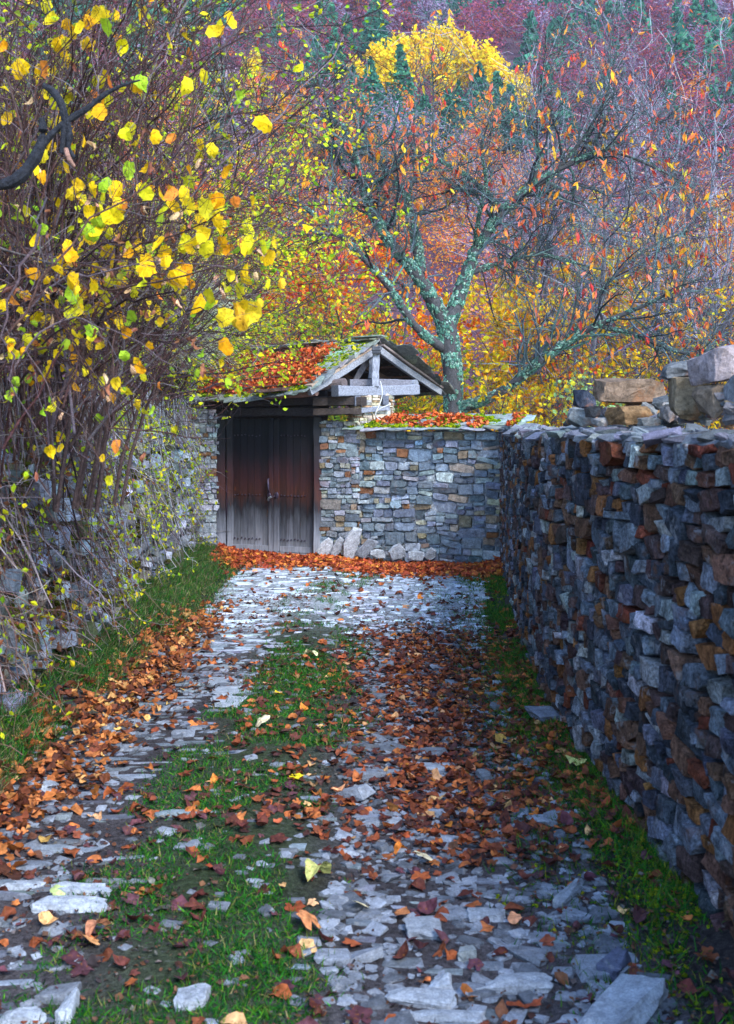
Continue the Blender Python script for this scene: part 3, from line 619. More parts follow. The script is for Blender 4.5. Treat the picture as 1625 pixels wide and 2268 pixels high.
# deck that keeps the slates closed from below
for f_ in (front, back):
    g_ = [[f_(u, v)[0] - [0, 0, .045] for u in np.linspace(0.01, .99, 10)] for v in np.linspace(.04, .98, 6)]; V = np.array(g_).reshape(-1, 3); i = np.arange(5)[:, None] * 10 + np.arange(9)[None]
    acc.add(V, np.stack([i, i + 1, i + 11, i + 10], -1).reshape(-1, 4), (.06, .045, .04))
acc.build('slate_roof', M_SLATE, gh)
acc = Acc()
Pm = patch_points(front, 3200, .0, (8, 5), 1.3); Pm2 = np.array([front(R.uniform(0, .35), R.uniform(.55, 1))[0] for _ in range(900)]); Pm3 = np.array([front(u, R.uniform(0, .12))[0] for u in R.uniform(0, 1, 600) if vnoise(np.array([u * 22, 0, 0.])) > -.2])
Pm = np.vstack([Pm, Pm2, Pm3]); Pm[:, 2] += .012; tuft(acc, Pm, R.uniform(.012, .032, len(Pm)), pal(MOSSC, len(Pm))); acc.build('moss', M_MOSS, gh)
acc = Acc(); u = R.beta(1.6, 1.2, 9000); v = R.uniform(.05, .98, 9000); d_ = 1.25 - 1.1 * np.abs(v - .5) - 1.3 * np.clip(.30 - u, 0, 1) * (v > .35) * 3 + .5 * vnoise(np.stack([u * 9, v * 6, u * 0], -1)); m = d_ > R.uniform(.4, 1.05, 9000)
Pl = np.array([front(a_, b_)[0] for a_, b_ in zip(u[m], v[m])])[:3300]; Pl[:, 2] += R.uniform(.015, .06, len(Pl)); litter(acc, Pl, R.uniform(.03, .055, len(Pl)), RED, up=.55)
Pl = np.array([back(R.uniform(.4, 1), R.uniform(.1, .9))[0] for _ in range(200)]); Pl[:, 2] += .03; litter(acc, Pl, R.uniform(.03, .05, len(Pl)), RED, up=.5)
tag(acc.build('fallen_leaves', M_DRY), 'heap of red beech leaves covering the gatehouse roof', 'fallen leaves', kind='stuff')
# cord on the gable, shoot under the eaves
acc = Acc(); pts = resample([P(842, 845, 16.25), P(846, 862, 16.1), P(846, 880, 16.1), P(838, 902, 16.05), P(830, 915, 16.05), P(832, 924, 16.1), P(842, 930, 16.1)], 26); tubes(acc, [pts], [[.008] * 26], 6, (.5, .5, .5))
pts = resample([P(862, 896, 16.2), P(848, 902, 16.05), P(836, 907, 16.05), P(830, 920, 16.05)], 14); tubes(acc, [pts], [[.007] * 14], 6, (.5, .5, .5)); tag(acc.build('cord', M_ROPE, smooth=True), 'thin white cord dangling from the gable beam of the gatehouse', 'cord')

# ------------------------------------------------------------------ single stones
def lone(name, cx, cy, w, h, d, dep, col, label, cat, group=None, T_=None, mat=None, rot=(0, 0, 0), z=None, yaw=0):
    c = P(cx, cy, d); s = d / F; T_ = T_ or ROUND; tv, tf = T_[R.integers(len(T_))]; m = euler(*rot)
    acc = Acc(); V = (tv * [w * s / 2, dep / 2, h * s / 2]) @ m.T; c = c.copy()
    if z is not None: c[2] = z
    acc.add(V + c, tf, np.clip(np.array(col) * (1 + .06 * R.standard_normal((len(V), 1))), 0, 1)); o_ = acc.build(name, mat or M_BOULDER); tag(o_, label, cat, group); return o_
gB = 'loose stones stacked on the dark wall'
for a_ in [
    (1394, 866, 158, 60, 6.9, .34, (0.186, 0.130, 0.093), 'large squared brown block lying highest in the middle of the pile', (0, .03, .05)),
    (1409, 914, 126, 48, 6.6, .30, (0.205, 0.124, 0.062), 'orange brown slab under the large squared block', (0, -.08, .1)),
    (1293, 884, 54, 42, 7.6, .25, (.045, .055, .08), 'blackish blue stone at the far end of the pile', (0, .1, .2)),
    (1282, 924, 66, 42, 7.2, .25, (0.248, 0.260, 0.260), 'pale chipped stone where the pile begins beside the coping', (0, .35, 0)),
    (1312, 913, 34, 30, 7.0, .2, (.13, .12, .12), 'small dark slab leaning on the pale chipped stone', (0, -.2, .2)),
    (1519, 817, 118, 44, 5.7, .30, (.15, .16, .17), 'flat dark grey stone atop the round tan boulders', (0, -.12, 0)),
    (1598, 806, 120, 76, 5.3, .32, (.30, .25, .26), 'big purple grey boulder crowning the pile', (0, -.2, .1)),
    (1520, 884, 84, 96, 5.6, .30, (0.236, 0.180, 0.118), 'round tan boulder below the flat dark grey stone', (0, .15, 0)),
    (1584, 888, 72, 74, 5.3, .28, (0.223, 0.167, 0.124), 'tan boulder with reddish cheek beside the round one', (0, -.1, .3)),
    (1636, 868, 50, 80, 5.1, .28, (.24, .25, .27), 'grey boulder cut off at the end of the pile', (0, .1, 0)),
    (1441, 934, 60, 20, 6.1, .2, (.32, .29, .25), 'thin tan chip squeezed under the round tan boulder', (0, 0, 0)),
    (1331, 935, 34, 24, 6.7, .18, (.33, .31, .29), 'small rounded cobble wedged under the brown block', (0, 0, 0)),
    (1476, 915, 26, 46, 6.0, .2, (.28, .24, .22), 'narrow upright stone between the brown slab and the tan boulder', (0, .1, 0))]:
    cx, cy, w, h, d, dep, col, lab, rot = a_; lone('boulder', cx, cy, w * .98, h * 1.02, d, dep * .8, np.array(col) * .8, lab, 'boulder', gB, T_=[hull_t(int(cx) + 9, .55, .4, 6, 3, .07)], rot=rot)
def plate_t(seed):
    r = np.random.default_rng(seed); n = 7; a_ = np.linspace(0, 2 * math.pi, n, endpoint=False) + r.uniform(-.25, .25, n); q = np.c_[np.cos(a_), np.sin(a_)]; q = q / (np.sum(np.abs(q) ** 6, 1, keepdims=True) ** (1 / 6)) * r.uniform(.78, 1.08, (n, 1)); V = []
    for yy, k in ((-1, .90), (-.55, 1), (.6, 1.0), (1, .93)): V += [[p[0] * k + .02 * r.standard_normal(), yy + .15 * r.standard_normal(), p[1] * k] for p in q]
    V += [[0, -1.1, 0], [0, 1.05, 0]]; V = np.array(V); Fc = []
    for l in range(3):
        for i in range(n): j = (i + 1) % n; Fc += [[l * n + i, l * n + j, (l + 1) * n + j], [l * n + i, (l + 1) * n + j, (l + 1) * n + i]]
    for i in range(n): j = (i + 1) % n; Fc += [[4 * n, j, i], [4 * n + 1, 3 * n + i, 3 * n + j]]
    return V, np.array(Fc)
acc = Acc(); n = 90; U = R.uniform(0.2, LR - 9.2, n)
for (x_, y_, n_, sp, sz) in ((1395, 915, 26, 75, 16), (1300, 925, 14, 45, 13), (1560, 905, 26, 80, 18), (1520, 925, 20, 90, 12)):
    for _ in range(n_):
        xx = x_ + R.normal(0, sp * .5); dd = 1.72 * F / (xx - CX); p = P(xx, min(y_ + R.normal(0, 12), 936), dd); t_ = ROUGH[R.integers(len(ROUGH))]; q = sz / F * dd * R.uniform(.6, 1.3)
        acc.add((t_[0] * [q * 1.3, q, q * .6]) @ euler(R.normal(0, .3), R.normal(0, .3), R.uniform(0, 6)).T + p, t_[1], pal([(.10, .10, .11), (.20, .19, .18), (.22, .14, .08), (.06, .06, .07)], 1)[0])
tag(acc.build('rubble', M_BOULDER), 'small broken stones packed between the boulders on the dark wall', 'rubble', kind='stuff')
gS = 'slabs leaning at the foot of the gate pier'
for cx, cy, w, h, d, dep, col, lab, rot in [
    (722, 1216, 36, 46, 16.2, .05, (.42, .44, .48), 'pale pointed slab leaning nearest the gate post', (.2, .35, 0)),
    (747, 1214, 26, 46, 16.15, .05, (.32, .34, .38), 'narrow grey slab behind the tallest leaning slab', (.2, .45, 0)),
    (777, 1202, 36, 72, 16.05, .06, (.40, .43, .48), 'tallest pale slab leaning against the pier', (.22, .28, 0)),
    (813, 1213, 26, 54, 16.0, .05, (.20, .22, .26), 'dark slab leaning to the right of the tallest slab', (.2, .75, 0)),
    (836, 1226, 36, 18, 15.95, .08, (.32, .35, .39), 'low slab lying in leaves beside the dark leaning slab', (.1, .1, 0)),
    (881, 1221, 38, 32, 15.85, .06, (.30, .33, .38), 'tilted blue grey slab at the wall foot', (.2, -.4, 0)),
    (922, 1229, 42, 20, 15.75, .10, (.36, .39, .43), 'broad low stone poking out of leaves at the wall foot', (.1, .1, 0)),
    (953, 1226, 24, 28, 15.7, .07, (.33, .36, .40), 'small upright stone ending the row of leaning slabs', (.2, .4, 0))]:
    lone('slab', cx, cy, w * 1.05, h * 1.1, d, dep, col, lab, 'slab', gS, T_=[plate_t(int(cx))], mat=M_STONE, rot=rot)
gF = 'flat stones bedded in the lane'
def flat(x0, y0, x1, y1, lab, g=.4, th=.035, yaw=0., T_=None, lift=0., blue=1.06, roll=0.):
    p0 = G((x0 + x1) / 2, y1); p1 = G((x0 + x1) / 2, y0 + (y1 - y0) * .12); cy = (p0[1] + p1[1]) / 2; w = (x1 - x0) / F * cy; l = max(abs(p1[1] - p0[1]), .04)
    X = ((x0 + x1) / 2 - CX) / F * cy; tv, tf = (T_ or [hull_t(int(x0 + y0), .6, .45, 6, 3, .10)])[0]; V = (tv * [w / 2, l / 2, th]) @ euler(0, roll, yaw).T
    acc = Acc(); acc.add(V + [X, cy, float(gz(X, cy)) + lift + .01], tf, np.clip(np.array([g * .88, g * .98, g * blue * 1.06]) * .70 * (1 + .05 * R.standard_normal((len(V), 1))), 0, 1)); return tag(acc.build('flat_stone', M_PAVE), lab, 'stone', gF)
flat(1295, 2140, 1450, 2340, 'largest blue white rock at the lane edge below the grass', .50, .055, -.7, lift=.03, roll=-.22)
flat(1057, 2145, 1228, 2185, 'broad flat stone left of the largest rock', .48)
flat(887, 2028, 985, 2067, 'five sided grey stone in the wheel track', .42, .04)
flat(945, 2152, 1003, 2186, 'small white stone left of the broad flat stone', .6, .04)
flat(842, 2178, 1012, 2216, 'long curved slab below the small white stone', .48, .03, -.12)
flat(905, 2226, 1095, 2252, 'longest thin slab at the very bottom of the right track', .46, .03, -.08)
flat(1332, 2096, 1394, 2165, 'dark blue stone on edge just above the largest rock', .16, .07, -.6, blue=1.4)
flat(1235, 1943, 1276, 2002, 'narrow slate on edge at the grass verge', .38, .05, -.5)
flat(1008, 2090, 1054, 2116, 'rounded pinkish cobble in the wheel track', .42, .045, blue=.95)
flat(1178, 1602, 1244, 1632, 'smooth blue grey stone against the foot of the dark wall', .24, .03, .3, blue=1.2, lift=.02)
flat(1050, 1705, 1094, 1728, 'dark rounded stone amid brown leaves', .24, .045)
flat(1030, 1998, 1125, 2026, 'pointed slate beside the sandy patch', .42, .03)
flat(385, 2218, 466, 2264, 'square pale stone in the grass strip at the bottom', .46, .04)
flat(57, 2008, 262, 2036, 'longest pale kerb slab in the left track', .56, .035, -.04)
flat(102, 1978, 257, 2001, 'second long slab just beyond the longest kerb slab', .54, .03, -.03)
flat(-10, 1966, 96, 1987, 'long slab cut off by the edge in the left track', .50, .03)
flat(132, 2206, 172, 2270, 'white upright stone at the bottom of the left track', .62, .05)
flat(-10, 2238, 106, 2272, 'pale slab in the bottom corner of the left track', .5, .03)
flat(458, 1500, 560, 1522, 'farthest of three broad stones by the grass strip', .40, .018)
flat(470, 1524, 572, 1550, 'middle one of three broad stones by the grass strip', .44, .018)
flat(462, 1552, 545, 1584, 'nearest of three broad stones by the grass strip', .47, .018)
flat(880, 1685, 1000, 1702, 'wide flat slate showing between brown leaves', .45, .03)
flat(55, 1764, 130, 1792, 'wide pale slab near the left bank', .45, .03)

# ------------------------------------------------------------------ fallen leaves on the lane
BRN = [(.30, .08, .03), (.42, .13, .04), (.18, .05, .025), (.10, .03, .024), (.56, .30, .14), (.50, .16, .03), (.055, .025, .025)]
BW = [5, 3, 6, 5, 1, 1, 5]
def lay(acc, X, Y, s, cols, w, up=.28, T_=None, lift=.0, hmax=.03):
    Z = gz(X, Y) + lift + R.uniform(.012, hmax, len(X)); litter(acc, np.c_[X, Y, Z], s, cols, w, up, T_ or (MAPLE + DRYL))
acc = Acc()
# right track carpet, thick between 5.5 and 11 m
n = 5800; Y = R.uniform(5.0, 11.6, n); X = R.normal(.55, .45, n); X = np.minimum(X, wx(RW, Y) - .08 - .1 * R.random(n)); m = (X > -.6) & (R.random(n) < (.45 + .5 * (X > .15)) * (1 - sstep(9.6, 11.4, Y)) * sstep(4.4, 5.8, Y)); X, Y = X[m], Y[m]
lay(acc, X, Y, R.uniform(.018, .046, len(X)), BRN, BW, .2)
n = 1300; Y = R.uniform(5.2, 9.5, n); X = R.normal(-.35, .5, n); m = (X > -1.5) & (X < .5) & (R.random(n) < .35); X, Y = X[m], Y[m]; lay(acc, X, Y, R.uniform(.02, .048, len(X)), BRN, BW, .2)
n = 900; Y = R.uniform(2.5, 6, n); X = R.uniform(-1.9, 1.35, n); m = R.random(n) < .55; X, Y = X[m], Y[m]; lay(acc, X, Y, R.uniform(.02, .052, len(X)), BRN[:4] + [(.10, .04, .05), (.62, .34, .16)], [2, 1.5, 4, 5, 5, .7])
n = 1800; Y = R.uniform(6.0, 15, n); X = R.uniform(-1.8, 1.6, n); m = (X < wx(RW, Y) - .1) & (R.random(n) < .28); X, Y = X[m], Y[m]; lay(acc, X, Y, R.uniform(.03, .05, len(X)), BRN, BW)
n = 26000; Y = 1.9 + 11 * R.random(n) ** 1.3; X = R.uniform(-1.9, 1.3, n); m = vnoise(np.c_[X * 2.4, Y * 1.6, X * 0 + 31]) > R.uniform(-.5, .4, n); X, Y = X[m], Y[m]; n = len(X); s_ = R.lognormal(-4.75, .45, n)
inst(acc, SMALL + [(CARD[0][0], np.array([[0, 1, 2], [0, 2, 3], [0, 3, 4]]))], scaleM(euler(R.normal(0, .35, n), R.normal(0, .35, n), R.uniform(0, 6.3, n)), np.c_[s_, s_, s_]), np.c_[X, Y, gz(X, Y) + R.uniform(.012, .026, n)], pal([(.06, .03, .025), (.10, .05, .035), (.16, .07, .04), (.04, .03, .035), (.12, .11, .10)], n), .1)
tag(acc.build('fallen_leaves', M_DRY), 'carpet of curled brown leaves over the wheel tracks', 'fallen leaves', kind='stuff')
acc = Acc(); n = 5600; t = R.random(n); Xa = -2.3 + 4.4 * t; yw = np.where(Xa < -.7, 17.2 - (Xa + 2.3) * .4, np.interp(Xa, [-.7, 2.1], [16.5, 15.25])); Y = yw - .05 - np.abs(R.normal(0, .75, n)) * (1 + .25 * vnoise(np.c_[Xa * 2, Xa * 0, Xa * 0])); m = (Y > 13.2); Xa, Y = Xa[m], Y[m]
k_ = yw[m] - Y; lay(acc, Xa, Y, R.uniform(.03, .058, len(Xa)), [(.55, .14, .04), (.38, .07, .03), (.68, .26, .05), (.24, .05, .03)], [4, 4, 2, 3], up=.5, hmax=.05)
acc.V[-1][:, 2] += 0
tag(acc.build('fallen_leaves', M_DRY), 'band of rusty leaves drifted against the gate and wall foot', 'fallen leaves', kind='stuff')
acc = Acc(); n = 2300; Y = R.uniform(4.2, 12.2, n); X = -1.74 + R.normal(0, .17, n) - .25 * (Y < 6) * (6 - Y) / 2; m = (X > wx(LW, Y) + .08) & (R.random(n) < 1 - .75 * sstep(9.5, 12, Y)); X, Y = X[m], Y[m]
lay(acc, X, Y, R.uniform(.018, .05, len(X)), [(.46, .16, .05), (.32, .10, .03), (.60, .33, .11), (.16, .05, .025), (.08, .03, .02)], [4, 4, 1.5, 4, 3], up=.4, hmax=.05)
tag(acc.build('fallen_leaves', M_DRY), 'drift of tan and orange leaves piled along the left bank', 'fallen leaves', kind='stuff')
gl = 'pale and yellow leaves lying singly on the lane'
for (x, y, w, c, lab) in [(705, 1953, 76, (.50, .50, .16), 'large pale green yellow leaf on the grass strip'), (800, 2012, 52, (.72, .62, .38), 'cream curled leaf below the large green yellow leaf'),
    (655, 1737, 36, (.75, .60, .02), 'bright yellow leaf on the middle of the grass strip'), (618, 1559, 28, (.80, .58, .02), 'small golden leaf on the far grass strip'), (1282, 1727, 50, (.60, .60, .20), 'lime yellow leaf on the verge by the wall'),
    (578, 1634, 38, (.70, .60, .40), 'cream leaf standing on edge in the grass strip'), (685, 2063, 70, (.55, .22, .09), 'wide rusty leaf right of centre in the grass strip'), (215, 2085, 60, (.52, .22, .12), 'rosy brown leaf in the left foreground'),
    (195, 2112, 60, (.62, .30, .12), 'orange leaf just below the rosy brown leaf'), (885, 2022, 52, (.48, .18, .07), 'dark orange leaf with raised points in the right track'), (940, 1890, 50, (.70, .62, .40), 'flat cream leaf on the sandy patch'),
    (128, 1999, 40, (.45, .55, .22), 'green tinted leaf between the two long slabs'), (690, 1466, 30, (.62, .62, .34), 'pale leaf at the far end of the leaf carpet'), (1110, 1648, 46, (.72, .42, .10), 'two toned yellow and brown leaf near the verge'),
    (1140, 2024, 42, (.66, .30, .16), 'salmon leaf among stones of the right track'), (868, 1790, 38, (.66, .26, .07), 'upright orange leaf in the middle of the lane'), (190, 2020, 0, 0, 0), (1270, 2172, 0, 0, 0)]:
    if not w: continue
    p = G(x, y); s = w / F * p[1] / 2 * 1.05; T_ = (MAPLE + HAZEL)[R.integers(18)]; acc = Acc(); V = (T_[0] * s) @ euler(R.normal(.25, .25), R.normal(0, .25), R.uniform(0, 6)).T
    V[:, 2] -= V[:, 2].min(); acc.add(V + [p[0], p[1], float(gz(p[0], p[1])) + .02], T_[1], np.clip(np.array(c) * (1 + .08 * R.standard_normal((len(V), 1))), 0, 1)); tag(acc.build('fallen_leaf', M_DRY), lab, 'leaf', gl)

# ------------------------------------------------------------------ grass
def grass(acc, X, Y, h, w, cols, wts=None, lean=.45, zoff=0., Z=None):
    n = len(X); Z = gz(X, Y) if Z is None else Z; Mx = scaleM(euler(R.normal(0, lean, n), R.normal(0, lean, n), R.uniform(0, 6.3, n)), np.c_[np.full(n, w) * R.uniform(.7, 1.3, n), h, h])
    inst(acc, BLADES, Mx, np.c_[X, Y, Z + zoff], pal(cols, n, wts, .2))
GC = [(.018, .11, .012), (.03, .18, .018), (.01, .07, .022), (.07, .21, .01), (.12, .16, .03)]
acc = Acc(); n = 240000; Y = 1.9 + 12.8 * R.random(n) ** 1.7; X = R.uniform(-1.5, .5, n); c_ = strip_mask(X, Y) * (.62 + 1.5 * vnoise(np.c_[X * 4.1, Y * 2.8, X * 0 + 4])) * (1 - .75 * sstep(9.5, 11, Y)); m = c_ > R.uniform(.05, .7, n); X, Y = X[m], Y[m]
grass(acc, X, Y, R.uniform(.016, .05, len(X)) * (1 + .3 * (Y > 8)), .0032, GC + [(.26, .24, .09)], [4, 4, 4, 2, 1.5, 1], .8)
tag(acc.build('grass', M_GRASS), 'short grass strip down the middle of the lane', 'grass', kind='stuff')
acc = Acc(); n = 60000; Y = 1.9 + 13.2 * R.random(n); X = wx(RW, Y) - .04 - np.abs(R.normal(0, .26, n)) * (1 + .5 * sstep(10, 13, Y)); c_ = .75 + .8 * vnoise(np.c_[X * 3, Y * 1.5, X * 0 + 8]); m = c_ > R.uniform(.2, 1, n); X, Y = X[m], Y[m]
grass(acc, X, Y, R.uniform(.02, .07, len(X)), .003, GC + [(.20, .22, .02)], [4, 4, 3, 3, 2, 2], .55)
m = vnoise(np.c_[X * 2, Y * 1.3, X * 0 + 44]) > .25; X, Y = X[m][:4000], Y[m][:4000]; P_ = np.c_[X, Y, gz(X, Y) + .006]; tuft(acc, P_, R.uniform(.006, .014, len(X)), pal(MOSSC, len(X))); tag(acc.build('grass', M_GRASS), 'mossy grass verge along the foot of the dark wall', 'grass', kind='stuff')
acc = Acc(); n = 80000; Y = 3.0 + 13.6 * R.random(n); X = wx(LW, Y) + .05 + np.abs(R.normal(0, .33, n)); c_ = .75 + .7 * vnoise(np.c_[X * 2.5, Y * 1.5, X * 0 + 6]); m = ((c_ > R.uniform(.1, .8, n)) & (X < -1.85)) | ((Y > 10) & (X < -1.55) & (R.random(n) < .7)); X, Y = X[m], Y[m]
grass(acc, X, Y, R.uniform(.025, .11, len(X)), .0036, GC + [(.26, .24, .12), (.10, .07, .04)], [4, 3, 4, 1.5, 2, 3, 3], .6)
tag(acc.build('grass', M_GRASS), 'longer grass growing on the left bank', 'grass', kind='stuff')

# dry grass fountain that spills off the bank beside the gate
def fountain(name, c, n, L, col, lab, seed, dirx=(1, 0, 0), w=.004, spread=1.):
    b = np.asarray(c) + R.normal(0, 1, (n, 3)) * [.22, .5, .12]; a_ = R.normal(0, .8, n) * spread; d = norm(np.c_[np.cos(a_) * .9, -np.abs(np.sin(a_)) * .7, R.uniform(.3, 1.6, n)]); k = 8; out = [b]; ln = (R.uniform(L[0], L[1], n) / (k - 1))[:, None]
    for _ in range(k - 1): b = b + d * ln; out.append(b); d = norm(d + [0.04, -.02, -.28] + .05 * R.standard_normal(d.shape))
    acc = Acc(); tubes(acc, np.stack(out, 1), np.full((n, 1), w) * np.linspace(1, .35, k)[None], 3, pal(col, n)); o_ = acc.build(name, M_GRASS); return tag(o_, lab, 'dry grass', 'dry grass spilling off the left bank')
DG = [(.55, .58, .46), (.42, .48, .40), (.62, .60, .42), (.30, .38, .20)]
fountain('dry_grass', P(345, 755, 15.2), 1100, (.5, 1.15), DG, 'pale dry grass arching over the left edge of the gate', 1)
fountain('dry_grass', P(300, 760, 13.0), 700, (.4, 1.0), DG, 'grey green dry grass hanging midway along the left bank', 2)
fountain('dry_grass', P(360, 690, 14.0), 900, (.4, 1.1), DG, 'tuft of dry grass topping the bank above the gate', 3)

# ------------------------------------------------------------------ central lichened tree
BARK = (.07, .07, .075)
ct = empty('old_cherry_tree', P(1005, 925, 18.6) * [1, 1, 0], 'old leaning tree crusted with green lichen behind the gatehouse', 'tree')
D0 = 18.6
limbs = [
 ([(1010, 1235, 0, 30), (1006, 930, 0, 27), (1002, 860, 0, 28), (1000, 800, 0, 27), (992, 750, 0, 30), (985, 712, 0, 30)]),
 ([(988, 730, 0, 24), (960, 665, -.1, 20), (925, 610, -.2, 18), (880, 555, -.3, 16), (835, 505, -.4, 15), (808, 440, -.5, 12), (800, 380, -.5, 11), (772, 315, -.6, 10), (738, 245, -.7, 9), (705, 185, -.7, 7), (655, 130, -.8, 4), (600, 95, -.9, 2)]),
 ([(985, 730, 0, 24), (1012, 672, .1, 19), (1035, 610, .2, 17), (1052, 550, .2, 16), (1085, 500, .3, 14), (1130, 450, .4, 13), (1180, 410, .4, 12), (1235, 375, .5, 10), (1290, 350, .6, 8), (1345, 330, .7, 5), (1410, 285, .8, 3), (1490, 235, .9, 1.5)]),
 ([(930, 610, 0, 14), (927, 560, .2, 15), (912, 505, .3, 15), (903, 460, .4, 12), (900, 415, .5, 9), (925, 385, .6, 6), (965, 360, .7, 3)]),
 ([(985, 775, 0, 16), (940, 745, -.3, 12), (905, 705, -.5, 10), (868, 650, -.7, 10), (838, 600, -.8, 10), (790, 555, -.9, 9), (742, 512, -1.0, 8), (700, 478, -1.1, 7), (650, 440, -1.2, 5), (600, 400, -1.3, 3)]),
 ([(1020, 905, 0, 16), (1080, 885, -.2, 13), (1140, 850, -.4, 12), (1190, 800, -.6, 12), (1250, 758, -.8, 11), (1320, 722, -1., 9), (1400, 690, -1.2, 7), (1480, 650, -1.4, 4), (1560, 610, -1.5, 2)]),
 ([(1150, 440, .4, 7), (1105, 470, .3, 9), (1090, 435, .3, 8), (1045, 395, .2, 6), (1000, 365, .1, 6), (950, 345, 0, 5), (890, 322, -.2, 3), (830, 318, -.3, 2)]),
 ([(1320, 722, -1., 7), (1390, 735, -1., 7), (1460, 765, -1., 6), (1540, 790, -1, 5), (1620, 790, -1, 3)]),
 ([(903, 450, .4, 7), (880, 410, .2, 6), (840, 360, 0, 5), (800, 340, -.2, 4), (750, 330, -.4, 2)]),
 ([(958, 362, .7, 3), (957, 290, .7, 2.6), (960, 200, .7, 2.2), (954, 130, .7, 1.6), (965, 60, .7, 1)]),
 ([(1035, 610, .2, 8), (1110, 580, .8, 7), (1190, 560, 1.2, 6), (1270, 580, 1.5, 4), (1340, 600, 1.7, 2)]),
 ([(1052, 550, .2, 7), (1060, 480, -.3, 6), (1080, 400, -.6, 5), (1060, 330, -.8, 4), (1090, 250, -1, 2)]),
 ([(1235, 375, .5, 6), (1290, 310, .3, 5), (1340, 225, .2, 4), (1365, 120, 0, 2)]),
 ([(1180, 410, .4, 6), (1195, 335, .2, 5), (1175, 250, 0, 3.5), (1225, 150, -.2, 2)]),
 ([(735, 245, -.7, 5), (690, 262, -.8, 4), (640, 300, -.9, 3), (590, 322, -1, 2)]),
 ([(1250, 758, -.8, 6), (1300, 680, -.6, 5), (1370, 600, -.5, 4), (1450, 540, -.4, 3), (1560, 500, -.3, 1.5)]),
 ([(1345, 330, .7, 5), (1400, 350, .6, 4), (1470, 380, .4, 3), (1540, 420, .3, 2)]),
]
acc = Acc(); LP = []; LRd = []
for L_ in limbs:
    pts = np.array([[*P(x, y, D0 + dd), r_ * (D0 + dd) / F * .76] for x, y, dd, r_ in L_]); rs = resample(pts, 22); rs[:, :3] += .025 * np.stack([vnoise(rs[:, :3] * 2.2 + q * 9) for q in range(3)], 1) * np.clip(rs[:, 3:] / .05, .4, 1)
    rs[:, 3] *= 1 + .12 * vnoise(rs[:, :3] * 9); tubes(acc, [rs[:, :3]], [rs[:, 3]], 10, BARK); LP.append(rs[:, :3]); LRd.append(rs[:, 3])
acc.build('trunk', M_BARK, ct, smooth=True)
LP = np.array(LP); LRd = np.array(LRd)
acc = Acc(); ll = np.linalg.norm(np.diff(LP, axis=1), axis=2).sum(1); qs = [kids(LP[i:i + 1], LRd[i:i + 1], max(6, int(6.5 * ll[i])), (.5, 1.7), 8, 1.0, .06, .45, .22, .2, .028) for i in range(1, len(LP)) if i != 9] + [kids(LP[9:10], LRd[9:10], 9, (.2, .5), 8, .8, .06, .6, .12, .2, .02)]; A1 = np.concatenate([q[0] for q in qs]); R1 = np.concatenate([q[1] for q in qs]); A2, R2 = kids(A1, R1, 9, (.25, .8), 6, .9, .05, .55, .24, .1, .009); A3, R3 = kids(A2, R2, 4, (.12, .38), 4, .8, .03, .6, .22, .1, .0045)
R2 = np.maximum(R2, .0044); R3 = np.maximum(R3, .0032)
TW = [(.055, .07, .085), (.10, .14, .16), (.03, .032, .04), (.07, .14, .13)]
tubes(acc, A1, R1, 5, pal(TW, len(A1))); tubes(acc, A2, R2, 3, pal(TW, len(A2))); tubes(acc, A3, R3, 3, pal(TW, len(A3))); acc.build('twigs', M_TWIG, ct)
def lichen(name, LP_, LR_, n, par, smin=.012, smax=.03, cols=((.08, .19, .15), (.12, .26, .20), (.05, .12, .10), (.24, .37, .30)), kk=None):
    acc = Acc(); N, k, _ = LP_.shape; w = LR_.mean(1) ** 1.0 * np.linalg.norm(np.diff(LP_, axis=1), axis=2).sum(1); a_ = R.choice(N, n, p=w / w.sum()); t = R.uniform(0, k - 1.001, n); t = np.where(R.random(n) < (LR_[a_, np.floor(t).astype(int)] / LR_[a_].max(1)), t, t * R.random(n)); i = np.floor(t).astype(int); f = (t - i)[:, None]
    c = LP_[a_, i] * (1 - f) + LP_[a_, i + 1] * f; T_ = norm(LP_[a_, i + 1] - LP_[a_, i]); r_ = LR_[a_, i]; q = norm(np.cross(T_, R.standard_normal((n, 3)))); p = c + q * (r_ * 1.0)[:, None]
    m = fnoise(p * 7.5, 2) > R.normal(.02, .16, n); p, q, T_ = p[m], q[m], T_[m]; n = len(p); s = R.uniform(smin, smax, n) * np.clip(r_[m] / .05, .22, 1.1); B = np.cross(q, T_); Mx = np.stack([T_ * s[:, None], B * (s * .8)[:, None], q * (s * .55)[:, None]], -1)
    inst(acc, [stone_t(2, 2.2, .45, .5, 400 + z_) for z_ in range(6)], Mx, p, pal(cols, n, None, .22), .25); return acc.build(name, M_LICHEN, par)
lichen('lichen', LP, LRd, 34000, ct, .011, .030); 
lichen('lichen', A1, R1, 14000, ct, .012, .022)
def hang(acc, PP, n, s, cols, w=None, T_=CHERRY, clump=3, droop=True, filt=None):
    b = along(PP, n)
    if filt is not None: b = b[filt(b)]
    b = np.repeat(b, clump, 0); n = len(b); b = b + R.normal(0, .02, (n, 3)); s_ = R.uniform(*s, n)
    Mx = scaleM(euler(R.normal(math.pi if droop else 0, .35, n) - math.pi / 2 * 1.0, R.normal(0, .4, n), R.uniform(0, 6.3, n)), np.c_[s_, s_, s_])
    b[:, 2] -= s_ * (.9 if droop else 0); inst(acc, T_, Mx, b, pal(cols, n, w, .18), .05)
acc = Acc(); up_ = lambda b: b[:, 2] > 5.2
hang(acc, A3, 750, (.05, .10), [(.80, .18, .06), (.65, .06, .05), (.85, .32, .06), (.72, .20, .14)], None, clump=2)
hang(acc, A3, 380, (.05, .10), [(.90, .42, .03), (.85, .26, .03), (.90, .60, .05)], None, clump=2)
acc.build('leaves', M_LEAF, ct)

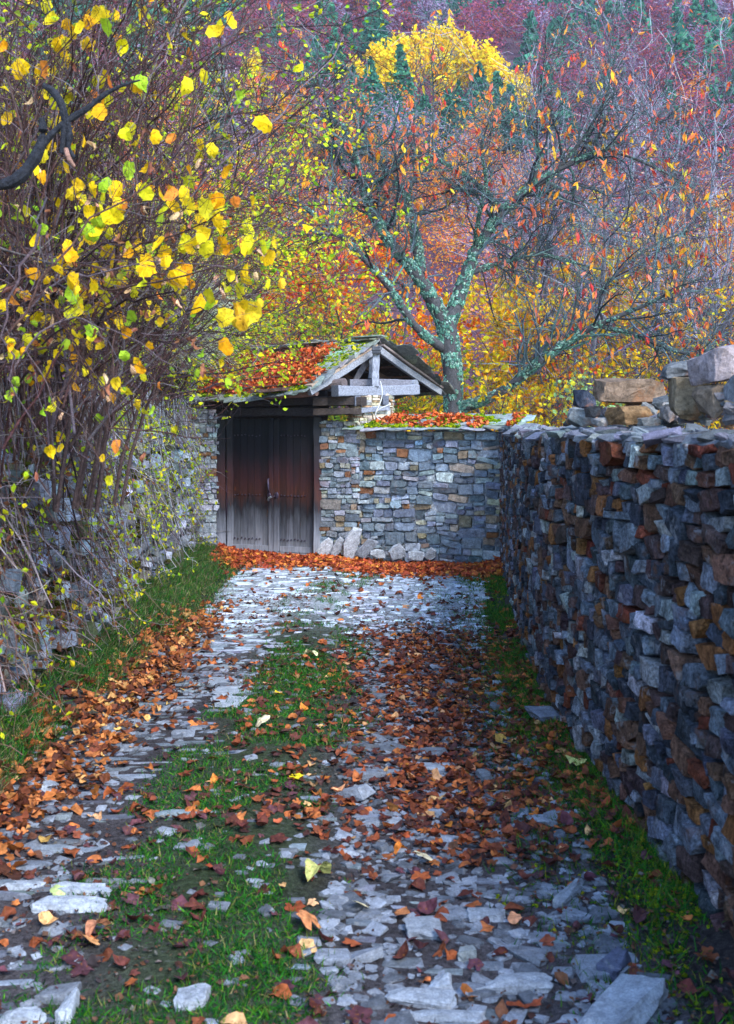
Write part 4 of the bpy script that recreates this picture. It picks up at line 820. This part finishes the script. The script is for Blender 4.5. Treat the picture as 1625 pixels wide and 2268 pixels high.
# ------------------------------------------------------------------ helper for trees and shrubs behind
def tree(name, label, cat, base, H, spread, nst, twig_c, n1, n2, n3, leaf=None, group=None, lean=(0, 0), r0=.08, wob=.12, bark=(.10, .10, .11), rmin=.003, k0=10, trunk=True, up1=.2, start=.0, tub=True, sm=M_LEAF):
    base = np.asarray(base, float); root = empty(name, base, label, cat, group); st = []; rd = []
    for i in range(nst):
        a_ = R.uniform(0, 6.28); d = norm(np.array([math.cos(a_) * spread + lean[0], math.sin(a_) * spread + lean[1], 1.])); b = base + [math.cos(a_) * (.5 * R.random() if nst > 10 else .1 * (nst > 1)), math.sin(a_) * (.8 * R.random() if nst > 10 else .1 * (nst > 1)), -.1]; pts = [b.copy()]; L_ = H * R.uniform(.75, 1.05) / (k0 - 1)
        for _ in range(k0 - 1): b = b + d * L_; pts.append(b.copy()); d = norm(d + wob * R.standard_normal(3) + [0, 0, .02])
        st.append(pts); rd.append(r0 * np.linspace(1, .2, k0))
    st = np.array(st); rd = np.array(rd); acc = Acc(); tubes(acc, st, rd, 6, bark); acc.build('trunk' if nst == 1 else 'stems', M_BARK, root, smooth=True)
    B1, S1 = kids(st, rd, n1, (H * .18, H * .42), 7, .75, up1, .55, .16, start + .15, r0 * .5); B2, S2 = kids(B1, S1, n2, (H * .07, H * .2), 5, .8, up1 * .5, .55, .2, .1, r0 * .2); S1 = np.maximum(S1, rmin * 1.6); S2 = np.maximum(S2, rmin)
    acc = Acc(); tubes(acc, B1, S1, 4, pal(twig_c, len(B1))); tubes(acc, B2, S2, 3, pal(twig_c, len(B2))); last = B2
    if n3: last, S3 = kids(B2, S2, n3, (H * .03, H * .09), 4, .8, up1 * .3, .6, .2, .1, r0 * .1); S3 = np.maximum(S3, rmin * .8); tubes(acc, last, S3, 3, pal(twig_c, len(last)))
    acc.build('twigs', M_TWIG, root)
    if leaf:
        n, s, cols, w, T_ = leaf; acc = Acc(); b = along(last, n) + R.normal(0, s[1] * .8, (n, 3)); s_ = R.uniform(*s, n); inst(acc, T_, scaleM(euler(R.normal(.4, .8, n), R.normal(0, .8, n), R.uniform(0, 6.3, n)), np.c_[s_, s_, s_]), b, pal(cols, n, w, .18), .04); acc.build('leaves' if len(label) else 'leaves', sm, root)
    return root
def foot(x, d):
    X = (x - CX) / F * d; return np.array([X, d, float(gz(X, d))])
PUR = [(.10, .09, .13), (.18, .18, .25), (.06, .05, .075), (.30, .31, .38)]
gbt = 'bare trees behind the dark wall'
REDL = [(.80, .18, .06), (.70, .10, .08), (.85, .35, .08), (.75, .25, .18)]
for x, d, H, lab, lean, lf in [
    (1330, 25, 9.5, 'pale grey bare tree with red hanging leaves behind the wall', (.1, 0), 500), (1520, 24, 10, 'tall leafless purple grey tree nearest the right edge', (0, 0), 300),
    (1180, 30, 11, 'slender bare tree rising behind the lichened tree', (.05, 0), 350), (1440, 31, 12, 'broad bare tree filling the upper right', (-.1, 0), 250), (1610, 29, 12, 'bare tree partly outside the right edge', (0, 0), 150)]:
    tree('bare_tree', lab, 'tree', foot(x, d), H, .45, 4, PUR, 11, 9, 4, (lf, (.05, .09), REDL, None, CHERRY), gbt, lean, .09, rmin=.0045, bark=(.20, .20, .25))
YL = [(.93, .56, .01), (.95, .68, .02), (.90, .38, .01), (.66, .60, .02)]; OR = [(.92, .30, .015), (.88, .15, .012), (.95, .48, .02), (.70, .08, .015)]
GY = [(.35, .48, .04), (.55, .58, .05), (.18, .34, .04), (.75, .62, .05)]
TWB = [(.10, .085, .09), (.06, .05, .055), (.14, .12, .13)]
gsh = 'autumn shrubs and small trees behind the gate wall'
for nm, lab, cat, x, d, H, spr, nst, leaf in [
    ('shrub', 'low bright yellow shrub seen between roof and wall coping', 'shrub', 935, 19.8, 1.9, .6, 7, (1500, (.035, .065), YL + [(.3, .5, .15)], None, SMALL)),
    ('shrub', 'golden shrub right of the lichened trunk', 'shrub', 1075, 19.6, 3.2, .4, 8, (1900, (.035, .065), YL, None, SMALL)),
    ('shrub', 'yellow shrub under the low branch behind the wall', 'shrub', 1180, 19.8, 2.5, .6, 8, (2200, (.035, .065), YL, None, SMALL)),
    ('shrub', 'pale green sprouting shrub behind the boulders', 'shrub', 1270, 18.5, 2.6, .4, 7, (1200, (.035, .06), [(.30, .50, .20), (.40, .60, .25), (.7, .6, .05)], None, SMALL)),
    ('shrub', 'lime green bush behind the gatehouse ridge', 'bush', 760, 21.5, 4.3, .5, 9, (6500, (.03, .055), GY, [4, 3, 3, 1], SMALL)),
    ('shrub', 'yellow flecked thicket left of the lime green bush', 'bush', 610, 21.5, 4.6, .5, 9, (3600, (.03, .055), YL + GY, None, SMALL)),
    ('shrub', 'golden thicket at the right edge behind the wall', 'bush', 1590, 22, 4.6, .5, 9, (3800, (.035, .06), YL, None, SMALL)),
    ('shrub', 'dark twiggy bush with sparse orange leaves behind the low branch', 'bush', 1400, 21, 3.8, .6, 9, (1100, (.035, .06), OR + YL, None, SMALL)),
    ('small_tree', 'glowing orange tree behind the left limb of the lichened tree', 'tree', 800, 27, 7.0, .4, 4, (8000, (.05, .085), OR, None, SMALL)),
    ('small_tree', 'amber tree filling the fork of the lichened tree', 'tree', 940, 27, 5.9, .45, 4, (3600, (.05, .085), YL + OR[:2], None, SMALL)),
    ('small_tree', 'fiery orange tree above the left bushes', 'tree', 620, 30, 9.8, .35, 4, (10000, (.05, .09), OR, None, SMALL)),
    ('small_tree', 'yellow tree behind the right limb of the lichened tree', 'tree', 1090, 29, 5.8, .45, 4, (2400, (.05, .085), YL, None, SMALL)),
    ('small_tree', 'wide yellow tree at mid height near the right edge', 'tree', 1540, 33, 7.6, .5, 4, (14000, (.06, .09), YL + [(.85, .35, .05)], None, SMALL)),
    ('small_tree', 'yellow and pink tinged tree left of the wide yellow tree', 'tree', 1340, 33, 7.0, .5, 4, (8000, (.06, .09), YL + [(.75, .35, .22)], None, SMALL)),
    ('small_tree', 'orange and yellow tree behind the low right branch', 'tree', 1230, 27, 4.8, .5, 4, (3500, (.05, .085), YL + OR[:1], None, SMALL)),
    ('small_tree', 'yellow tree right of the low right branch', 'tree', 1440, 27, 5.4, .5, 4, (9000, (.05, .085), YL, None, SMALL)),
    ('small_tree', 'russet tree at the right edge above the boulders', 'tree', 1620, 28, 6.2, .5, 4, (8000, (.05, .085), OR + YL, None, SMALL)),
    ('small_tree', 'thin grey tree with few orange leaves above the gatehouse', 'tree', 720, 24, 6.2, .3, 4, (450, (.04, .07), OR, None, SMALL))]:
    tree(nm, lab, cat, foot(x, d), H, spr, nst, TWB, 8, 6, 3, leaf, gsh, r0=.035 if nst > 5 else .07, rmin=.003)

# ------------------------------------------------------------------ left growth
gv = 'creepers hanging over the left bank wall'
VC = [(.48, .62, .02), (.68, .68, .02), (.26, .48, .02), (.85, .66, .02), (.30, .36, .04)]
for i, (u0, u1, lab) in enumerate([(13.2, 18.6, 'yellow green creeper draped over the wall end next to the gate'), (10.0, 14.2, 'grey stemmed creeper with small lime leaves midway along the bank'), (3.8, 10.8, 'tangled brown creeper over the nearest stretch of bank wall')]):
    root = empty('creeper', fL(np.array([(u0 + u1) / 2]), np.array([0.]), np.array([0.]))[0], lab, 'creeper', gv); n = [330, 350, 1150][i]; U = R.uniform(u0, u1, n); z = R.uniform(1.2, 2.5, n); b = fL(U, R.uniform(-.1, .14, n), z); d = norm(np.c_[R.normal(-.01, .10, n), R.normal(0, .35, n), -np.ones(n)]); k = 9; out = [b]; ln = (R.uniform(.4, 1.6, n) / (k - 1))[:, None]
    for _ in range(k - 1): b = b + d * ln; out.append(b); d = norm(d + .13 * R.standard_normal(d.shape) + [0.01, 0, -.05])
    PPv = np.stack(out, 1); PPv[..., 2] = np.maximum(PPv[..., 2], .35); gc = [[(.32, .32, .35), (.20, .18, .19), (.10, .07, .065)], [(.32, .32, .35), (.18, .16, .17), (.10, .07, .065)], [(.08, .045, .04), (.15, .09, .07), (.24, .20, .20)]][i]
    acc = Acc(); Rv = np.full((n, 1), .0055) * np.linspace(1, .5, k)[None] * R.uniform(.5, 1.6, (n, 1)); tubes(acc, PPv, Rv, 3, pal(gc, n)); K1, S1 = kids(PPv, Rv, 4, (.12, .45), 5, .9, .02, .7, .3, .05, .004); tubes(acc, K1, np.maximum(S1, .002), 3, pal(gc, len(K1))); acc.build('stems', M_TWIG, root)
    acc = Acc(); m_ = [5200, 5200, 9000][i]; b = along(K1, m_) + R.normal(0, .02, (m_, 3)); s_ = R.uniform(.012, .030, m_); cl_ = vnoise(b * 2.2) > -.15; b, s_ = b[cl_], s_[cl_]; m_ = len(b)
    inst(acc, SMALL, scaleM(euler(R.normal(1.2, .7, m_), R.normal(0, .6, m_), R.uniform(0, 6.3, m_)), np.c_[s_, s_, s_]), b, pal(VC + [(.28, .11, .05), (.16, .07, .04)], m_, [4, 4, 3, 2, 2] + ([5, 5] if i == 2 else [.5, .5])), .05); acc.build('leaves', M_LEAF, root)

gh_ = 'hedge bushes on the left bank'
HB = [(.06, .032, .032), (.10, .055, .055), (.03, .024, .028), (.17, .14, .16)]
for x, d, z, H, lab, nl, cols, w in [
    (40, 8.0, 2.0, 4.2, 'brown stemmed thicket behind the broken branch', 1500, VC, [3, 3, 2, 2, 2]), (110, 9.8, 2.1, 4.4, 'dense yellow green hedge bush in the upper left', 5200, VC, None), (180, 12.0, 2.1, 4.0, 'olive hedge bush between the thicket and the gate', 9000, VC, None),
    (240, 14.0, 2.1, 3.9, 'hedge bush with yellow leaves above the dry grass', 9000, VC, None), (310, 16.5, 2.0, 4.0, 'hedge bush nearest the gatehouse roof', 9000, VC + YL[:2], None), (400, 20.5, 1.8, 4.2, 'high bush with white seed heads behind the roof end', 8000, VC + YL, None),
    (90, 6.6, 1.9, 3.2, 'nearest brown thicket on the left bank', 500, VC, None), (430, 23.0, .8, 4.6, 'tall dark bush rising left of the orange trees', 3600, VC + [(.7, .4, .05)], None), (-60, 7.2, 2.2, 4.2, 'thicket cut off by the left edge', 1200, VC, None)]:
    X = (x - CX) / F * d; tree('hedge_bush', lab, 'bush', (X, d, z - .3), H, .28 if d < 11 else (.5 if d < 18 else .3), 14, HB, 9, 7, 3, (nl, (.018, .038) if d > 9 else (.016, .03), cols, w, SMALL), gh_, (-.08 if d < 8 else (.0 if d < 11 else .10), 0), .013 if d < 11 else .024, .14, (.10, .065, .06), rmin=.0022, up1=.08)
# white seed heads of the climber
acc = Acc(); T_ = [blade_t(1, .3)]; 
for cx, cy, rx, ry, d, n in [(500, 180, 45, 40, 17.5, 900), (640, 485, 22, 14, 17.5, 350), (440, 200, 40, 25, 17, 400), (470, 740, 30, 18, 15.8, 260), (430, 880, 22, 40, 15.3, 260), (560, 640, 60, 60, 18, 120), (410, 40, 20, 20, 17, 100)]:
    q = R.normal(0, .5, (n, 3)); b = P(cx, cy, d) + q * [rx / F * d, .3, ry / F * d]; b = b[0:n // 9].repeat(9, 0) + R.normal(0, .012, (n // 9 * 9, 3)); n = len(b); inst(acc, T_, scaleM(euler(R.uniform(0, 6, n), R.uniform(0, 6, n), R.uniform(0, 6, n)), np.c_[np.full(n, .003), np.full(n, .03), np.full(n, .03)]), b, pal([(.75, .75, .78), (.6, .6, .62)], n, None, .05))
tag(acc.build('seed_heads', M_LEAF), 'fluffy white seed heads of the wild climber on the bank', 'seed heads', kind='stuff')

# near hazels that arch over the lane: each its own shrub
HZ = [(.92, .56, .01), (.93, .63, .02), (.88, .40, .01), (.72, .66, .02), (.36, .55, .03), (.85, .27, .04)]
gz_ = 'hazel shrubs leaning over the lane from the left'
def hazel(label, starts, ends, n, dr, leafn, seed, r0=.011, cw=None, sag=.05, s=(.030, .052)):
    b0 = np.array([P(R.uniform(starts[0], starts[1]), R.uniform(starts[2], starts[3]), R.uniform(*dr)) for _ in range(n)]); e0 = []
    for i in range(n):
        q = ends[R.integers(len(ends))]; e0.append(P(q[0] + R.normal(0, 35), q[1] + R.normal(0, 45), R.uniform(dr[0] - .3, dr[1] + .3)))
    e0 = np.array(e0); k = 12; t = np.linspace(0, 1, k)[None, :, None]; bow = np.c_[R.normal(-.10, .10, n), R.normal(0, .1, n), R.uniform(.0, .28, n)][:, None, :]
    PPh = b0[:, None] * (1 - t) + e0[:, None] * t + bow * 4 * t * (1 - t) + .02 * R.standard_normal((n, k, 3)) * (t > 0); RRh = (R.uniform(.5, 1.2, n) * r0)[:, None] * np.linspace(1, .28, k)[None]
    root = empty('hazel_shrub', b0.mean(0) * [1, 1, 0] + [0, 0, b0[:, 2].min()], label, 'shrub', gz_); acc = Acc(); HC = [(.06, .030, .028), (.09, .05, .045), (.035, .022, .024), (.12, .09, .10)]; tubes(acc, PPh, RRh, 6, pal(HC, n)); acc.build('stems', M_BARK, root, smooth=True)
    acc = Acc(); K1, S1 = kids(PPh, RRh, 6, (.12, .45), 7, .55, .0, .5, .14, .2, .004); K2, S2 = kids(K1, S1, 3, (.08, .3), 4, .7, 0, .6, .2, .2, .002); tubes(acc, K1, np.maximum(S1, .0014), 4, pal(HC, len(K1))); tubes(acc, K2, np.maximum(S2, .001), 3, pal(HC, len(K2))); acc.build('twigs', M_TWIG, root)
    acc = Acc(); b = along(K2, leafn); s_ = R.uniform(*s, leafn); b[:, 2] -= s_ * .6; inst(acc, HAZEL, scaleM(euler(R.normal(-1.35, .45, leafn), R.normal(0, .5, leafn), R.normal(0, .8, leafn)), np.c_[s_, s_, s_]), b, pal(HZ, leafn, cw or [5, 4, 2, 3, 2, .7], .12), .04); acc.build('leaves', M_LEAF, root)
    # a few withered leaves
    acc = Acc(); m_ = leafn // 3 + 20; b = along(K1, m_); s_ = R.uniform(.02, .036, m_); b[:, 2] -= s_; inst(acc, DRYL, scaleM(euler(R.normal(1.5, .5, m_), R.normal(0, .6, m_), R.uniform(0, 6, m_)), np.c_[s_ * .6, s_, s_]), b, pal([(.30, .12, .06), (.20, .08, .05), (.55, .35, .2)], m_)); acc.build('withered_leaves', M_DRY, root)
hazel('hazel with long stems sweeping to the top of the picture', (-160, 260, 560, 1150), [(520, -60), (440, -60), (380, -80), (560, 20), (280, -80), (180, -60)], 40, (5.4, 7.2), 130, 1, r0=.0085)
hazel('hazel reaching low over the lane with yellow round leaves', (-160, 240, 600, 1050), [(570, 480), (540, 560), (530, 400), (520, 640), (500, 520), (430, 600), (400, 450), (480, 300)], 26, (5.0, 6.4), 170, 2, r0=.008)
hazel('hazel hanging over the bank with lime and yellow leaves', (-80, 120, 420, 900), [(330, 700), (250, 820), (160, 760), (420, 760), (200, 1000), (90, 900), (300, 880)], 26, (4.8, 6.2), 170, 3, r0=.007, cw=[4, 4, 1, 4, 4, .5], s=(.018, .034))
hazel('upright brown hazel rods at the left edge', (-120, 200, 800, 1200), [(60, -40), (130, 50), (20, 200), (200, 250), (-20, -20), (250, 60)], 46, (5.8, 7.6), 90, 4, r0=.006)
# shoots of the last leaves near the lens, cluster above the roof
root = empty('hazel_spray', P(500, 690, 5.4), 'cluster of big golden leaves hanging above the gatehouse roof', 'hazel spray'); acc = Acc()
pts = resample([P(-40, 800, 5.9), P(150, 760, 5.7), P(300, 660, 5.6), P(430, 670, 5.45), P(520, 655, 5.4), P(570, 680, 5.35)], 20); tubes(acc, [pts], [np.linspace(.007, .002, 20)], 5, (.14, .09, .08)); acc.build('stem', M_BARK, root)
acc = Acc(); xy = [(497, 702, 22), (527, 688, 20), (560, 690, 27), (540, 712, 22), (520, 712, 16), (575, 672, 14), (622, 628, 13)]; b = np.array([P(x, y, 5.35 + .05 * i) for i, (x, y, _) in enumerate(xy)]); s_ = np.array([q[2] / F * 5.4 for q in xy]); n = len(xy)
inst(acc, HAZEL, scaleM(euler(R.normal(-1.45, .25, n), R.normal(0, .3, n), R.normal(0, .4, n)), np.c_[s_, s_, s_]), b, pal([(.90, .62, .03), (.85, .50, .03)], n, None, .08)); acc.build('leaves', M_LEAF, root)

# broken black branch
root = empty('broken_branch', P(150, 270, 5.0), 'blackened broken branch jutting out of the hazels', 'broken branch'); acc = Acc()
for L_ in ([(-30, 420, 12), (40, 400, 13), (80, 350, 12), (98, 300, 11), (92, 262, 9)], [(95, 190, 6), (112, 196, 8), (135, 225, 9), (145, 262, 9), (142, 300, 8), (136, 340, 6)], [(82, 340, 8), (110, 300, 8), (150, 265, 8), (190, 245, 7), (235, 205, 5), (280, 185, 3), (310, 178, 2)], [(148, 262, 8), (155, 300, 7), (150, 330, 6), (165, 350, 5)]):
    pts = np.array([[*P(x, y, 5.0), r_ / F * 5.0] for x, y, r_ in L_]); rs = resample(pts, 18); rs[:, 3] *= 1 + .25 * vnoise(rs[:, :3] * 30); tubes(acc, [rs[:, :3]], [rs[:, 3]], 9, (.028, .030, .038))
acc.build('limb', M_BARK, root); acc = Acc(); rs = resample(np.array([[*P(146, 330, 4.97), .010], [*P(152, 352, 4.95), .012], [*P(166, 370, 4.95), .006]]), 8); tubes(acc, [rs[:, :3]], [rs[:, 3]], 8, (.30, .17, .13)); acc.build('split_end', M_BARK, root)

# ------------------------------------------------------------------ wooded hillside
gy = 'golden poplars on the hillside'; gp = 'dark pines on the hillside'; gb = 'bare reddish trees on the hillside'
def hit(x, y):
    """where the line of sight over a photo point meets the slope"""
    d = 44.
    while d < 400:
        p = P(x, y, d)
        if gz(p[0], d) > p[2]: return d
        d += .8
    return 400.
def crown(acc, c, rx, rz, n, s, cols, w=None, shape='ell', var=.2, stretch=(1, 1, 1)):
    c = np.asarray(c, float)
    if shape == 'cone':
        t = R.random(n) ** .55; a_ = R.uniform(0, 6.283, n); r_ = rx * t * R.uniform(.35, 1, n) * (1 + .25 * np.sin(t * 40)); b = np.c_[c[0] + np.cos(a_) * r_, c[1] + np.sin(a_) * r_, c[2] + rz * (1 - t)]
    else:
        k = max(6, n // 60); cc = norm(R.standard_normal((k, 3))) * (R.random((k, 1)) ** .5) * .8; b = cc[R.integers(0, k, n)] + R.normal(0, .24, (n, 3)); b = c + b * [rx, rx, rz]
    s_ = R.uniform(*s, n); inst(acc, CARD, scaleM(euler(R.uniform(0, 6, n), R.uniform(0, 6, n), R.uniform(0, 6, n)), s_[:, None] * np.array(stretch)[None]), b, pal(cols, n, w, var), .05)
YP = [(.92, .64, .01), (.95, .74, .02), (.85, .50, .01)]
yell = [(835, 110, 15), (880, 95, 15), (920, 80, 19), (960, 70, 21), (1000, 75, 21), (1040, 90, 20), (1080, 110, 18), (860, 130, 11), (1100, 140, 14), (980, 130, 12), (1150, 170, 9), (560, 130, 9), (790, 150, 9)]
words = ['leftmost golden poplar of the bright group', 'golden poplar just left of the pine gap', 'golden poplar rising right of the pine gap', 'tallest golden poplar in the bright group', 'second tallest golden poplar in the bright group', 'golden poplar right of the two tallest', 'golden poplar at the right shoulder of the group', 'small golden poplar low at the left of the group', 'golden poplar sloping down at the right end', 'lower golden poplar below the tallest', 'lone golden poplar right of the bright group', 'golden poplar above the orange tree at left', 'small golden poplar above the lichened limb']
for (x, y, H), lab in zip(yell, words):
    y += 18; H *= .85; yb = y + 105; d = hit(x, yb); b = P(x, yb, d); b[2] = gz(b[0], b[1]); H = min(H, (yb - y + 25) / F * d); root = empty('poplar', b, lab, 'tree', gy); acc = Acc(); tubes(acc, [[b, b + [0, 0, H * .5], b + [.2, 0, H * .9]]], [[.22, .15, .05]], 6, (.5, .48, .45)); acc.build('trunk', M_BARK, root)
    acc = Acc(); crown(acc, b + [0, 0, H * .56], H * .20, H * .46, 2800, (.10, .26), YP, None, stretch=(.7, 1, 1.4)); acc.build('crown', M_LEAF, root)
PG = [(.03, .16, .11), (.05, .24, .15), (.02, .11, .08), (.07, .28, .16)]
pines = [(885, 150, 14), (1060, 190, 10), (1100, 210, 9), (820, 180, 9), (780, 200, 10), (940, 260, 11), (990, 250, 10), (1030, 270, 11), (880, 260, 11), (1130, 240, 9), (740, 110, 9), (700, 130, 9), (1010, 230, 9), (1210, 190, 10), (1250, 260, 9), (620, 60, 9), (1580, 240, 11), (1480, 230, 9), (1340, 200, 9), (830, 30, 9), (1600, 380, 9), (680, 190, 9), (1540, 40, 8)]
pl = ['tall dark pine in the gap between golden poplars', 'dark pine under the right end of the poplars', 'small pine right of the poplar group', 'pine under the leftmost poplar', 'pine left of the poplar group above the lichened limb', 'pine straight below the poplars', 'pine behind the bare upright shoot', 'pine low between the red leaf clusters', 'pine behind the left limb', 'pine beside the lone golden poplar', 'pine high above the left limb', 'pine left of the high pine', 'short pine just under the poplars', 'pine right of the lone golden poplar', 'pine in the midst of the bare trees', 'pine near the top left of the hillside', 'broad pine near the right edge', 'pine left of the broad pine at the right edge', 'pine behind the broad bare tree', 'pine at the top beside the purple wood', 'lower pine at the right edge', 'pine above the fiery orange tree', 'pine in the top right corner']
for x, y, lab in [(905, 235, 'pine below the pine gap, second row'), (1075, 240, 'pine at the right of the lower row under the poplars'), (840, 240, 'leftmost pine of the lower row under the poplars'), (790, 220, 'pine touching the left limb in the lower row')]:
    pines.append((x, y, 12)); pl.append(lab)
for (x, y, H), lab in zip(pines, pl):
    yb = y + 100; d = hit(x, yb); b = P(x, yb, d); b[2] = gz(b[0], b[1]); H = min(H * 1.5, 150 / F * d); root = empty('pine_tree', b, lab, 'pine tree', gp); acc = Acc(); tubes(acc, [[b, b + [0, 0, H * .5], b + [0, 0, H * .95]]], [[.2, .14, .04]], 6, (.12, .08, .06)); acc.build('trunk', M_BARK, root)
    acc = Acc(); crown(acc, b + [0, 0, H * .06], H * .30, H * .94, 2200, (.14, .34), PG, None, 'cone', stretch=(.6, 1.3, .7)); acc.build('crown', M_LEAF, root)
# the far wood itself, a mass of bare purple and rust crowns
acc = Acc(); n = 1500; X = R.uniform(-.42, .42, n); Y = 46 + 225 * R.random(n) ** .8; X = X * Y; k = vnoise(np.c_[X * .05, Y * .04, X * 0]); 
for x_, y_, v_ in zip(X, Y, k):
    q = R.random(); g_ = gz(x_, y_); H = R.uniform(4.5, 8); sc_ = y_ / 100
    sx_ = CX + x_ * F / y_; sy_ = HY - (g_ + H * .6 - EYE) * F / y_
    if 780 < sx_ < 1160 and 50 < sy_ < 250 and R.random() < .9: continue
    if v_ > .25 and q < .4 and sy_ < 260: cols = PG; crown(acc, (x_, y_, g_), H * .26, H, 260, (.25 * sc_, .5 * sc_), cols, None, 'cone')
    else:
        cols = [(.30, .06, .12), (.36, .09, .14), (.22, .09, .20), (.40, .09, .06)] if ((v_ < .0 or q > .5) and sy_ < (225 if sx_ < 1180 else 420)) else ([(.75, .25, .03), (.85, .42, .03), (.60, .12, .03)] if (q < .22 or (sy_ > (225 if sx_ < 1180 else 420) and R.random() < .6)) else [(.32, .24, .36), (.40, .30, .42), (.24, .15, .26)])
        crown(acc, (x_, y_, g_ + H * .5), H * .36, H * .44, 380, (.12 * sc_, .30 * sc_), cols, None, stretch=(.25, .5, 2.2))
tag(acc.build('far_woods', M_LEAF), 'mass of bare purple and rust coloured trees covering the far hillside', 'woods', kind='stuff')

# ------------------------------------------------------------------ light, air, camera
HAZE = True
if HAZE:
    V_ = np.array([(x, y, z) for x in (-420, 420) for y in (-60, 560) for z in (-8, 330)], float); acc = Acc(); acc.add(V_, np.array([[0, 1, 3, 2], [4, 6, 7, 5], [0, 4, 5, 1], [2, 3, 7, 6], [0, 2, 6, 4], [1, 5, 7, 3]]), (1, 1, 1))
    hm = bpy.data.materials.new('air'); hm.use_nodes = True; nt = hm.node_tree; nt.nodes.clear(); ho = nt.nodes.new('ShaderNodeOutputMaterial'); hv = nt.nodes.new('ShaderNodeVolumePrincipled'); hv.inputs['Color'].default_value = (.72, .82, 1, 1); hv.inputs['Density'].default_value = .00042; hv.inputs['Anisotropy'].default_value = .2
    nt.links.new(hv.outputs[0], ho.inputs['Volume']); tag(acc.build('haze', hm, origin=(0, 0, 0)), 'thin blue haze in the air of the valley', 'haze', kind='stuff')
sc = bpy.context.scene
w = bpy.data.worlds.new('World'); sc.world = w; w.use_nodes = True; nt = w.node_tree; bg = nt.nodes['Background']; sky = nt.nodes.new('ShaderNodeTexSky'); sky.sky_type = 'NISHITA'; sky.sun_disc = False
ELEV = math.radians(42); AZ = math.radians(150)     # sun behind the lens, slightly to the right
sky.sun_elevation = ELEV; sky.sun_rotation = AZ; sky.air_density = 1.0; sky.dust_density = .2; sky.ozone_density = 2.0
nt.links.new(sky.outputs[0], bg.inputs[0]); bg.inputs[1].default_value = .14
s = bpy.data.lights.new('sun', 'SUN'); s.energy = 1.2; s.angle = math.radians(22); s.color = (1, .97, .93); so = bpy.data.objects.new('sun', s); C.objects.link(so)
dv = Vector((math.sin(AZ) * math.cos(ELEV), math.cos(AZ) * math.cos(ELEV), math.sin(ELEV))); so.rotation_euler = dv.to_track_quat('Z', 'Y').to_euler(); so.location = dv * 50
cam = bpy.data.cameras.new('camera'); co = bpy.data.objects.new('camera', cam); C.objects.link(co); co.location = (0, 0, EYE); co.rotation_euler = (math.pi / 2, 0, 0)
cam.sensor_fit = 'HORIZONTAL'; cam.sensor_width = 24; cam.lens = 24 * F / 1625; cam.shift_y = -(1134 - HY) / 1625; cam.clip_end = 2000; cam.clip_start = .05
cam.dof.use_dof = True; cam.dof.focus_distance = 17; cam.dof.aperture_fstop = 5.0
sc.camera = co
sc.view_settings.view_transform = 'Standard'; sc.view_settings.look = 'None'; sc.view_settings.exposure = 2.3; sc.view_settings.gamma = 1
try:
    sc.cycles.max_bounces = 6; sc.cycles.diffuse_bounces = 3; sc.cycles.transmission_bounces = 3; sc.cycles.use_denoising = True
except Exception: pass
print('script', round(time.time() - T0, 1), 's', sum(len(m.polygons) for m in bpy.data.meshes))
